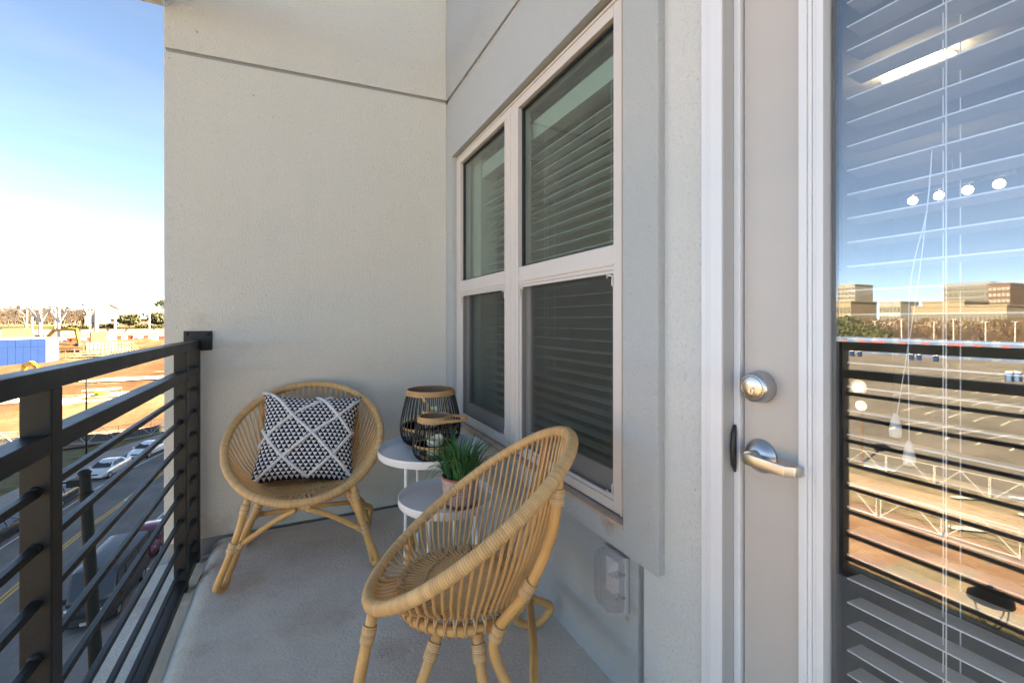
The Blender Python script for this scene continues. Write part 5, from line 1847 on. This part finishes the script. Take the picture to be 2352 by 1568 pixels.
# red and white water barriers along the back of the site
for i in range(23):
    px = 118 + i * 11.6
    p = at_y(px, 290.0 - 6 * math.sin(i * .3))
    red = (i % 3 == 1) or i in (5, 9)
    t = thing('traffic_barrier', (p.x, p.y, p.z + .1), 'red plastic barrier in the row along the back of the site' if red else 'white plastic barrier in the row along the back of the site', 'barrier', 'red barriers' if red else 'white barriers', .1)
    MB().prism([(-.75, 0), (.75, 0), (.6, .5), (.35, .8), (.28, 2.1), (-.28, 2.1), (-.35, .8), (-.6, .5)], 'X', -1.65, 1.65).build('shell', M['barred'] if red else M['barwhite'], t, rel=True, bevel=.04)
    MB().cbox((1.72, 0, 1.1), (.14, .3, 1.6)).build('lug', M['barred'] if red else M['barwhite'], t, rel=True)
for i, (px, y, w_, h_) in enumerate(((330, 275, 11, 2.6), (352, 268, 9, 2.2), (178, 262, 16, 3.2), (160, 215, 12, 2.4), (285, 255, 9, 2.0))):
    p = at_y(px, y)
    m = MB()

    def fn(u, v):
        x, yy = (u - .5) * 2, (v - .5) * 2
        r_ = math.hypot(x, yy)
        return (x * w_, yy * w_ * .6, h_ * max(0, 1 - r_) ** .8 * (1 + .35 * mnoise.noise(Vector((x * 3 + i, yy * 3, 0)))) - .1)
    tt = m.grid(fn, 14, 14).build('soil_mound', M['dirt'], None, smooth=True, label=('orange soil mound by the barriers near the wall edge', 'small orange soil mound beside the larger one near the wall edge', 'long orange soil mound behind the formwork', 'soil heap at the end of the blue wall', 'low soil heap in front of the timber wall')[i], cat='mound')
    tt.location = p

# ---------------------------------------------------------------- floodlight masts
def mast(px, ytop, ybase, d_y, arms, label, wd_=0.35):
    p = at_y(px, d_y)
    dist = p.xy.length
    k = dist / sight(px, YH).xy.length / FPX
    ht = H - (ytop - YH) * k - p.z
    t = thing('light_mast', p, label, 'light mast', 'white light masts')
    MB().tube([(0, 0, 0), (0, 0, ht)], [wd_ * 1.15, wd_], 10).build('mast', M['mast'], t, rel=True, smooth='auto')
    r_ = Vector((_c, -_s, 0))
    if arms:
        z0 = ht - arms[0]
        for s in (1, -1):
            e = r_ * s * arms[1] + Vector((0, 0, z0 + arms[0] * arms[2]))
            ar = MB().tube([Vector((0, 0, z0)), e], wd_ * .62, 7).build('arm', M['mast'], t, rel=True)
            MB().tube([e - r_ * s * .3, e + r_ * s * 2.4 + Vector((0, 0, -.1))], wd_ * .6, 7, flat=.5).build('lamp_head', M['mast'], ar, rel=True)
    return t


mast(92, 706, 772, 300, (8.5, 4.6, .95), 'broad white light mast with a Y of lamp arms behind the yellow excavator', .62)
mast(135, 706, 774, 296, (8.5, 4.2, .85), 'broad white light mast rising behind the dark excavator arm', .55)
mast(62, 712, 763, 345, (4.0, 4.6, 1.0), 'slim Y shaped white lamp standing left of the broad mast in the far car park', .30)
mast(127, 708, 762, 350, (3.4, 2.6, 1.0), 'slim Y shaped white lamp just beside the broad mast with the dark arm', .28)
mast(207, 712, 765, 345, (4.0, 3.2, 1.0), 'slim Y shaped white lamp left of the white gabled house', .30)
mast(221, 706, 762, 292, None, 'thick plain white mast standing on the square plywood form', .80)
mast(264, 710, 776, 300, None, 'plain white mast in front of the white gabled house', .52)
mast(343, 717, 762, 345, None, 'plain white mast beside the brick houses near the wall edge', .40)
mast(74, 728, 764, 345, None, 'short white segmented pole behind the plywood column form', .42)
# stall lines of the far car park
m = MB()
for i in range(64):
    x = -320 + i * 5.6
    for y in (334, 346, 358):
        m.add([(x + (y - 334) * .25 + q[0], y + q[1], terr(x, y + q[1]) + .22) for q in ((0, 0), (.5, 0), (2.6, 9), (2.1, 9))], [(0, 1, 2, 3)])
m.build('stall_marking', M['white'], kind='stuff', label='white stall lines over the far car park', cat='marking')

# ---------------------------------------------------------------- houses
def house(px, y, w_, d_, hw_, hr, walls, label, ang, chimney=False, dorm=0, gable_front=False):
    p = at_y(px, y)
    t = thing('house', p, label, 'house', None, ang)
    MB().box(-w_ / 2, w_ / 2, -d_ / 2, d_ / 2, -1, hw_).build('walls', M[walls], t, rel=True)
    if gable_front:
        MB().prism([(-w_ / 2, hw_), (w_ / 2, hw_), (0, hw_ + hr)], 'Y', -d_ / 2, d_ / 2).build('gable', M[walls], t, rel=True)
        rf = MB()
        for s in (1, -1):
            rf.prism([(s * (w_ / 2 + .8), hw_ - .5), (s * (w_ / 2 + .8), hw_ - .1), (0, hw_ + hr + .55), (0, hw_ + hr + .1)], 'Y', -d_ / 2 - .5, d_ / 2 + .5)
        rf = rf.build('roof', M['shingle'], t, rel=True)
    else:
        rf = MB().prism([(-d_ / 2 - .6, hw_), (d_ / 2 + .6, hw_), (0, hw_ + hr)], 'X', -w_ / 2 - .4, w_ / 2 + .4).build('roof', M['shingle'], t, rel=True)
        for s in (1, -1):
            MB().prism([(-d_ / 2 - .7, hw_ - .15), (0, hw_ + hr + .1), (0, hw_ + hr + .7), (-d_ / 2 - .7, hw_ + .45)], 'X', s * (w_ / 2 + .45) - .35, s * (w_ / 2 + .45) + .35).build('barge_board', M['siding'], rf, rel=True)
    for i in range(dorm):
        x = -w_ / 2 + w_ * (i + .5) / dorm
        dm = MB().prism([(x - 1.5, hw_ + .6), (x + 1.5, hw_ + .6), (x + 1.5, hw_ + hr * .45), (x, hw_ + hr * .72), (x - 1.5, hw_ + hr * .45)], 'Y', -d_ / 2 + .4, 0).build('dormer', M['siding'], rf, rel=True)
        MB().box(x - .8, x + .8, -d_ / 2 + .32, -d_ / 2 + .41, hw_ + .9, hw_ + hr * .42).build('pane', M['darkglass'], dm, rel=True)
    for i in range(3):
        x = -w_ / 2 + w_ * (i + .5) / 3
        wn = MB().box(x - .8, x + .8, -d_ / 2 - .06, -d_ / 2 + .1, 1.0, 2.8).build('window', M['siding'], t, rel=True)
        MB().box(x - .65, x + .65, -d_ / 2 - .09, -d_ / 2 - .05, 1.15, 2.65).build('pane', M['darkglass'], wn, rel=True)
    if chimney:
        MB().box(-w_ * .28 - 1.0, -w_ * .28 + 1.0, -d_ / 2 - 1.2, -d_ / 2 + .3, -1, hw_ + hr * .72).build('chimney', M['orbrick'], t, rel=True)
    return t


house(252, 420, 26, 16, 7.0, 8.5, 'siding', 'big white gabled house with an orange brick chimney', R(18), True, 0, True)
house(273, 440, 20, 14, 11, 5.5, 'siding', 'white house with white dormers right behind the gabled one', R(18), False, 3)
house(301, 405, 20, 13, 5.5, 7.0, 'brick', 'brick house with brown roof and one white dormer behind the pale pine', R(8), False, 2)
house(330, 408, 17, 13, 6.5, 8.5, 'brick', 'tall roofed brick house between the two pale pines', R(8), False, 1)
house(360, 408, 20, 13, 5.5, 8.0, 'brick', 'brick house with white dormers beside the wall edge', R(8), False, 2)
house(232, 470, 16, 12, 6, 6, 'siding', 'small white house half hidden by bare trees', R(25), False, 1)

# ---------------------------------------------------------------- trees
def bare_tree_mesh(seed, h, spread, matk, levels=5):
    rnd = random.Random(seed)
    trunk, crown = MB(), MB()

    def grow(p, d, ln, r_, lv):
        n = 3
        pts = [p]
        for i in range(n):
            d = (d + Vector((rnd.uniform(-.16, .16), rnd.uniform(-.16, .16), rnd.uniform(0, .12)))).normalized()
            p = p + d * ln / n
            pts.append(p)
        tgt = trunk if lv >= levels - 1 else crown
        tgt.tube(pts, [r_ * (1 - .45 * i / n) for i in range(n + 1)], 5 if lv > 2 else 3, cap=False)
        if lv == 0:
            return
        k = rnd.choice((3, 3, 4)) if lv < levels else 5
        for i in range(k):
            a = rnd.uniform(0, 6.28)
            tilt = rnd.uniform(.35, .85) * spread
            s = Vector((math.cos(a), math.sin(a), 0))
            nd = (d * math.cos(tilt) + (s - d * s.dot(d)).normalized() * math.sin(tilt)).normalized()
            grow(pts[-1] if i < 2 else pts[rnd.choice((1, 2))], nd, ln * rnd.uniform(.58, .82), r_ * .55, lv - 1)
    grow(Vector((0, 0, 0)), Vector((0, 0, 1)), h * .27, h * .022, levels)
    return trunk.mesh('trunk', M['bark']), crown.mesh('crown', M[matk])


TREES = [bare_tree_mesh(1, 16, 1.1, 'twig'), bare_tree_mesh(2, 15, .95, 'twig'), bare_tree_mesh(5, 14, 1.25, 'twig2'), bare_tree_mesh(9, 13, .8, 'twig')]


def put_tree(v, p, s, label, group, rz=0.0):
    t = thing('bare_tree', p, label, 'tree', group, rz)
    t.scale = (s * 1.15, s * 1.15, s)
    obj('trunk', TREES[v][0], t, rel=True)
    obj('crown', TREES[v][1], t, rel=True)


rnd = random.Random(21)
put_tree(0, at_y(60, 400), 1.55, 'large spreading bare tree, tallest in the far wood', None, 1)
put_tree(1, at_y(163, 395), 1.0, 'bare upright tree alone at the far lawn edge', None, 2)
put_tree(0, at_y(190, 470), 1.50, 'high thin bare tree crown above the far wood', None, 3)
put_tree(2, at_y(310, 470), 1.75, 'russet bare tree rising behind the brick houses', None, 1.5)
for i in range(30):
    px = -20 + i * 14 + rnd.uniform(-5, 5)
    y = rnd.uniform(470, 545)
    put_tree(rnd.choice((0, 1, 2, 3)), at_y(px, y), rnd.uniform(1.05, 1.5), 'leafless brown tree in the wood behind the far car park', 'leafless trees of the far wood', rnd.uniform(0, 6))
for i in range(12):
    px = 0 + i * 20 + rnd.uniform(-6, 6)
    put_tree(rnd.choice((1, 2, 3)), at_y(px, rnd.uniform(440, 465)), rnd.uniform(.7, 1.0), 'smaller leafless tree at the front of the far wood', 'small trees before the far wood', rnd.uniform(0, 6))
for i, px in enumerate((186, 245, 285, 351)):
    put_tree(3, at_y(px, 318 + 4 * i), .52, 'small bare street tree at the edge of the far car park', 'street trees of the far car park', i)


def leafy(name, p, rx, rz_, n, matk, label, group=None, size=.9, trunk=2.0, seed=0, cone=False):
    t = thing(name, p, label, 'tree', group)
    rnd = random.Random(seed)
    m = MB()
    for i in range(n):
        a = rnd.uniform(0, 6.28)
        z = rnd.uniform(-1, 1)
        q = math.sqrt(1 - z * z)
        rr = rnd.uniform(.45, 1.0) ** .5
        if cone:
            q = (1 - (z + 1) / 2) * 1.0
        c = Vector((rx * q * rr * math.cos(a), rx * q * rr * math.sin(a), trunk + rz_ + rz_ * z * rr))
        c += Vector((1, 1, 1)) * .5 * mnoise.noise(c * .7)
        s = size * rnd.uniform(.5, 1.1)
        e = Euler((rnd.uniform(0, 3), rnd.uniform(0, 3), rnd.uniform(0, 3))).to_matrix()
        m.add([c + e @ Vector((-s, -s * .5, 0)), c + e @ Vector((s, -s * .4, 0)), c + e @ Vector((s * .3, s * .6, s * .15)), c + e @ Vector((-s * .6, s * .4, -s * .1))], [(0, 1, 2, 3)])
    m.build('crown', M[matk], t, rel=True)
    MB().tube([(0, 0, -.3), (0, 0, trunk + rz_)], [.28, .12], 6).build('trunk', M['bark'], t, rel=True)
    return t


leafy('pine_tree', at_y(297, 385), 6.0, 3.6, 700, 'ever', 'rounded pale green pine in front of the brick house', None, 1.1, 2.2, 1)
leafy('pine_tree', at_y(364, 390), 6.0, 4.2, 700, 'ever', 'rounded pale green pine beside the wall edge', None, 1.1, 2.2, 2)
leafy('evergreen_tree', at_y(371, 450), 5.0, 7.5, 700, 'ever', 'tall green tree top by the wall edge above the roofs', None, 1.1, 6, 3)
# hedges along the far lawn
for i, (px0, px1, y, h_) in enumerate(((125, 215, 380, 2.6), (222, 262, 384, 3.0), (312, 340, 384, 2.6), (340, 374, 386, 2.4))):
    a_, b_ = at_y(px0, y), at_y(px1, y)
    t = thing('hedge', a_, ('long low brown green hedge at the far lawn edge', 'hedge below the white gabled house', 'hedge below the tall brick house', 'hedge below the brick house by the wall edge')[i], 'hedge')
    m = MB()
    r2 = random.Random(i)
    for k in range(900):
        c = a_.lerp(b_, r2.random()) - a_ + Vector((0, r2.uniform(-1.5, 1.5), r2.uniform(0, h_) * (1 - .3 * r2.random())))
        s = r2.uniform(.25, .7)
        e = Euler((r2.uniform(0, 3), r2.uniform(0, 3), r2.uniform(0, 3))).to_matrix()
        m.add([c + e @ Vector((-s, -s, 0)), c + e @ Vector((s, -s, 0)), c + e @ Vector((0, s, 0))], [(0, 1, 2)])
    m.build('foliage', M['hedge'], t, rel=True)
# the wooded ridge behind everything
m = MB()
r2 = random.Random(8)
for i in range(5200):
    px = r2.uniform(-80, 1000)
    y = r2.uniform(560, 720)
    c = at_y(px if px < 420 else r2.uniform(-80, 420), y) + Vector((0, 0, r2.uniform(0, 1) ** .8 * (16 + 5 * mnoise.noise(Vector((px * .02, y * .01, 0))))))
    s = r2.uniform(.8, 2.2)
    e = Euler((r2.uniform(0, 3), r2.uniform(0, 3), r2.uniform(0, 3))).to_matrix()
    m.add([c + e @ Vector((-s, -s * .4, 0)), c + e @ Vector((s, -s * .4, 0)), c + e @ Vector((0, s, 0))], [(0, 1, 2)])
m.build('far_wood', M['wood_far'], kind='stuff', label='brown winter wood on the ridge', cat='wood')

# ================================================================ WHAT THE DOOR PANE REFLECTS (the land opposite the balcony)
XM = 2 * 0.957


def mp_(px, py, z=G):
    """where a line of sight reflected in the door pane meets level z"""
    d = sight(px, py)
    k = (z - H) / d.z
    return Vector((XM - d.x * k, d.y * k, z))


def mx_(px, dist):
    d = sight(px, YH)
    k = dist / d.x
    return Vector((XM - dist, d.y * k, G))


# stall lines over the big car park
m = MB()
for r_ in range(10):
    x = -72 - r_ * 17
    for i in range(46):
        y = -60 + i * 2.9
        if y > 30 - (x + 62) * .4:
            continue
        m.add([(x, y, G + .066), (x - 5.2, y + .6, G + .066), (x - 5.2, y + .75, G + .066), (x, y + .15, G + .066)], [(0, 1, 2, 3)])
        m.add([(x - 5.6, y + .6, G + .066), (x - 10.8, y, G + .066), (x - 10.8, y + .15, G + .066), (x - 5.6, y + .75, G + .066)], [(0, 1, 2, 3)])
m.build('stall_marking', M['wornline'], kind='stuff', label='worn white stall lines over the car park opposite', cat='marking')
# blue hoarding with red blocks
p, q = mx_(1880, 236), mx_(2420, 236)
hd = thing('blue_hoarding', p, 'long blue hoarding with red lettering blocks across the car park, mirrored in the door', 'fence')
npn = 30
for i in range(npn):
    a_, b_ = p.lerp(q, i / npn), p.lerp(q, (i + 1) / npn)
    y0, y1 = min(a_.y, b_.y) + .03, max(a_.y, b_.y) - .03
    MB().box(p.x - .15, p.x + .15, y0, y1, G, G + 7.6).build('panel', M['hoard'] if i % 3 else M['hoard2'], hd)
    if i % 3 == 1 or i in (9, 20):
        pb = MB().box(p.x + .16, p.x + .20, y0 + .3, y1 - .3, G + 2.2, G + 6.0).build('red_block', M['redprint'], hd)
for i, px in enumerate((1958, 1975, 2095, 2112, 2150)):
    c = mx_(px, 214)
    t = thing('portable_toilet', c, 'blue portable toilet with a white roof before the hoarding, mirrored in the door', 'toilet', 'portable toilets before the hoarding')
    MB().box(-.6, .6, -.6, .6, .05, 2.2).build('cabin', M['blue'], t, rel=True, bevel=.04)
    MB().prism([(-.65, 2.2), (.65, 2.2), (.35, 2.55), (-.35, 2.55)], 'Y', -.65, .65).build('roof', M['barwhite'], t, rel=True)
for i, px in enumerate((2318, 2337)):
    c = mp_(px, 876)
    t = thing('portable_toilet', c, 'blue portable toilet standing alone in the car park, mirrored in the door edge', 'toilet', 'portable toilets in the car park')
    MB().box(-.62, .62, -.62, .62, .05, 2.25).build('cabin', M['blue'], t, rel=True, bevel=.04)
    MB().prism([(-.66, 2.25), (.66, 2.25), (.36, 2.6), (-.36, 2.6)], 'Y', -.66, .66).build('roof', M['barwhite'], t, rel=True)
    MB().box(.625, .65, -.4, .4, .15, 2.0).build('door', M['paleblue'], t, rel=True)
# lamp posts of the car park
for i, (px, dst, ht) in enumerate(((2010, 300, 15), (2072, 250, 16), (2146, 300, 15), (2190, 255, 16), (2262, 280, 15), (2330, 300, 15), (1985, 330, 13))):
    c = mx_(px, dst)
    t = thing('car_park_lamp', c, 'tall pale car park lamp with twin heads, mirrored in the door', 'lamp', 'lamps of the car park opposite')
    MB().tube([(0, 0, 0), (0, 0, ht)], .22, 8).build('pole', M['mast'], t, rel=True)
    for s in (1, -1):
        MB().tube([(0, 0, ht - .2), (0, s * 1.4, ht)], .12, 6).build('lamp_head', M['mast'], t, rel=True)
# round exit sign on its post
c = mp_(1978, 1065)
t = thing('exit_sign', c, 'round white EXIT sign on a brown post in the car park, mirrored in the door', 'sign')
dist = (c - Vector((XM, 0, G))).xy.length
kz = dist / sight(1978, YH).xy.length / FPX
zc = H - (932 - YH) * kz - G
rs = 11.5 * kz
MB().tube([(-.1, 0, 0), (-.1, 0, zc)], .12, 8).build('post', M['brownfac'], t, rel=True)
MB().lathe([(0, 0), (rs, 0), (rs, .05), (0, .05)], (0, 0, zc), 32, Matrix.Rotation(R(90), 4, 'Y')).build('disc', M['barwhite'], t, rel=True)


def letters(txt, size, mat, parent, loc, rot, name='lettering'):
    cu = bpy.data.curves.new(name, 'FONT')
    cu.body = txt
    cu.size = size
    cu.extrude = 0.004
    cu.align_x = 'CENTER'
    cu.align_y = 'CENTER'
    cu.materials.append(mat)
    tmp = bpy.data.objects.new(name, cu)
    C.objects.link(tmp)
    dg = bpy.context.evaluated_depsgraph_get()
    me = bpy.data.meshes.new_from_object(tmp.evaluated_get(dg))
    bpy.data.objects.remove(tmp)
    o = bpy.data.objects.new(name, me)
    C.objects.link(o)
    o.parent = parent
    o.location = loc
    o.rotation_euler = rot
    return o


letters('EXIT', rs * .72, M['black'], t, (.07, 0, zc + rs * .28), (R(90), 0, R(90)))
letters('C', rs * .72, M['black'], t, (.07, 0, zc - rs * .38), (R(90), 0, R(90)))
zl = H - (890 - YH) * kz - G
bd = MB().lathe([(0, 0), (rs * 1.4, 0), (rs * 1.4, .05), (0, .05)], (0, rs * .4, zl), 32, Matrix.Rotation(R(90), 4, 'Y')).build('badge', M['barwhite'], t, rel=True)
MB().tube([(.06, rs * .4 + rs * 1.2 * math.cos(a), zl + rs * 1.2 * math.sin(a)) for a in [2 * math.pi * i / 30 for i in range(30)]], rs * .09, 6, closed=True).build('badge_ring', M['black'], bd, rel=True)
# low post-top lantern by the street
c = Vector((XM - 12.2, 0, G))
d = sight(2274, 1376)
kk = 12.2 / d.x
c = Vector((XM - 12.2, d.y * kk, G + .24))
zt = H + d.z * kk
t = thing('post_top_lantern', c, 'black post top street lantern with a domed cap, mirrored in the door', 'street lamp')
hz = zt - c.z
MB().tube([(0, 0, 0), (0, 0, hz - .55)], [.10, .07], 10).build('post', M['darkpole'], t, rel=True, smooth='auto')
MB().lathe([(.34, hz - .02), (.33, hz + .06), (.2, hz + .15), (.05, hz + .19), (.04, hz + .28), (0, hz + .30)], (0, 0, 0), 20).build('cap', M['darkpole'], t, rel=True, smooth='auto')
for k in range(4):
    a_ = k * math.pi / 2 + .4
    MB().tube(catmull([(.32 * math.cos(a_), .32 * math.sin(a_), hz), (.26 * math.cos(a_), .26 * math.sin(a_), hz - .3), (.06 * math.cos(a_), .06 * math.sin(a_), hz - .55)], 4), .012, 5).build('cage_arm', M['darkpole'], t, rel=True)
# temporary fence panels and lumber on the bank opposite
for i in range(12):
    y = 2 + i * 3.5
    fence_panel((-50.5 + .25 * i, y, G + .15), (-50.5 + .25 * i + .25, y + 3.4, G + .15), 2.0, 'galvanised mesh fence panel on the bank opposite, mirrored in the door', 'fence panels on the bank opposite', False)
for i in range(8):
    y = 4 + i * 3.6
    fence_panel((-39.5 + .5 * i, y, G + .2), (-39.2 + .5 * i, y + 3.4, G + .2), 1.9, 'low wire fence panel beside the dirt track opposite, mirrored in the door', 'fence panels by the dirt track', False)
rnd = random.Random(33)
for i in range(14):
    x, y = rnd.uniform(-55, -33), rnd.uniform(6, 34)
    o = MB().cbox((0, 0, .06), (rnd.uniform(1.6, 3.4), rnd.uniform(.2, .6), .1), Matrix.Rotation(rnd.uniform(.6, 2.4), 4, 'Z')).build('board', M['barwhite'], None, label='pale loose board lying on the bank opposite, mirrored in the door', cat='board', group='loose boards on the bank')
    o.location = (x, y, G + .22)
# trees and bushes across the car park
m = MB()
r3 = random.Random(88)
for i in range(5200):
    px, dst = r3.uniform(1870, 2440), r3.uniform(318, 390)
    c = mx_(px, dst)
    c = c + Vector((0, 0, r3.random() ** .9 * (15.5 + 3.0 * mnoise.noise(Vector((px * .03, 1.7, 0))))))
    s = r3.uniform(.4, 1.3)
    e = Euler((r3.uniform(0, 3), r3.uniform(0, 3), r3.uniform(0, 3))).to_matrix()
    m.add([c + e @ Vector((-s, -s * .25, 0)), c + e @ Vector((s, -s * .25, 0)), c + e @ Vector((0, s * .8, 0))], [(0, 1, 2)])
m.build('tree_belt', M['twig2'], kind='stuff', label='russet winter tree belt across the car park opposite', cat='trees')
for i in range(44):
    put_tree(rnd.choice((0, 1, 2, 2)), mx_(1890 + i * 11.3 + rnd.uniform(-6, 6), rnd.uniform(300, 360)), rnd.uniform(1.0, 1.35), 'leafless tree in the row behind the car park opposite, mirrored in the door', 'trees behind the car park opposite', rnd.uniform(0, 6))
for i, (px, dst, s) in enumerate(((1918, 268, 1.15), (1945, 275, 1.35), (1972, 270, 1.0), (2000, 268, .95), (2018, 262, .8), (1930, 250, .9))):
    leafy('evergreen_tree', mx_(px, dst), 7.5 * s, 6.2 * s, 900, 'ever2' if i % 2 else 'ever', 'bushy evergreen in the clump by the hoarding, mirrored in the door', 'evergreens by the hoarding', 1.2, 1.0, 40 + i)


def block(px0, px1, dst, y_top, label, mat, floors, bays, strip_mat='dimwin', base=0.0):
    a_, b_ = mx_(px0, dst), mx_(px1, dst)
    k = dst / sight((px0 + px1) / 2, YH).x / FPX
    ht = H - (y_top - YH) * k - G
    t = thing('office_block', ((a_ + b_) / 2), label, 'building')
    y0, y1 = min(a_.y, b_.y), max(a_.y, b_.y)
    MB().box(a_.x - 40, a_.x, y0, y1, G, G + ht).build('walls', M[mat], t)
    MB().box(a_.x - 40.5, a_.x + .4, y0 - .4, y1 + .4, G + ht + .02, G + ht + 1.2).build('parapet', M[mat], t)
    fh = ht / (floors + .5)
    wm_ = None
    for f in range(floors):
        for b in range(bays):
            w_ = (y1 - y0) / bays
            if wm_ is None:
                wm_ = MB().box(0, .3, -w_ * .36, w_ * .36, -fh * .27, fh * .27).mesh('window', M[strip_mat])
            o = obj('window', wm_, t, rel=True)
            o.location = (a_.x - WT[t.name].x, y0 + w_ * (b + .5) - WT[t.name].y, fh * (f + .75))
    return t


block(2168, 2274, 520, 652, 'grey office tower with window bands, left of the brown one, mirrored in the door', 'greyfac', 9, 9)
block(2268, 2318, 500, 653, 'brown office tower end joined to the grey one, mirrored in the door', 'brownfac', 9, 5, 'palefac')
block(2322, 2420, 560, 655, 'dark brown office tower at the door edge, mirrored in the door', 'brownfac', 9, 8, 'palefac')
block(2096, 2310, 430, 704, 'long cream stone building with rows of windows, mirrored in the door', 'tan', 2, 22)
block(2120, 2215, 440, 694, 'cream pediment block with an arched window above the long building', 'tan', 1, 3)
a_ = mx_(2138, 415)
MB().lathe([(0, 0), (9, 0), (9, .6), (0, .6)], (a_.x + 1, a_.y, G + 26), 28, Matrix.Rotation(R(90), 4, 'Y'))
block(1925, 1965, 620, 655, 'faint pale tower left of the evergreens, mirrored in the door', 'palefac', 10, 5)
block(1912, 1955, 420, 694, 'low tan block behind the evergreens, mirrored in the door', 'tan', 3, 5)
block(2020, 2070, 600, 694, 'pale low block behind the bare trees, mirrored in the door', 'palefac', 3, 6)
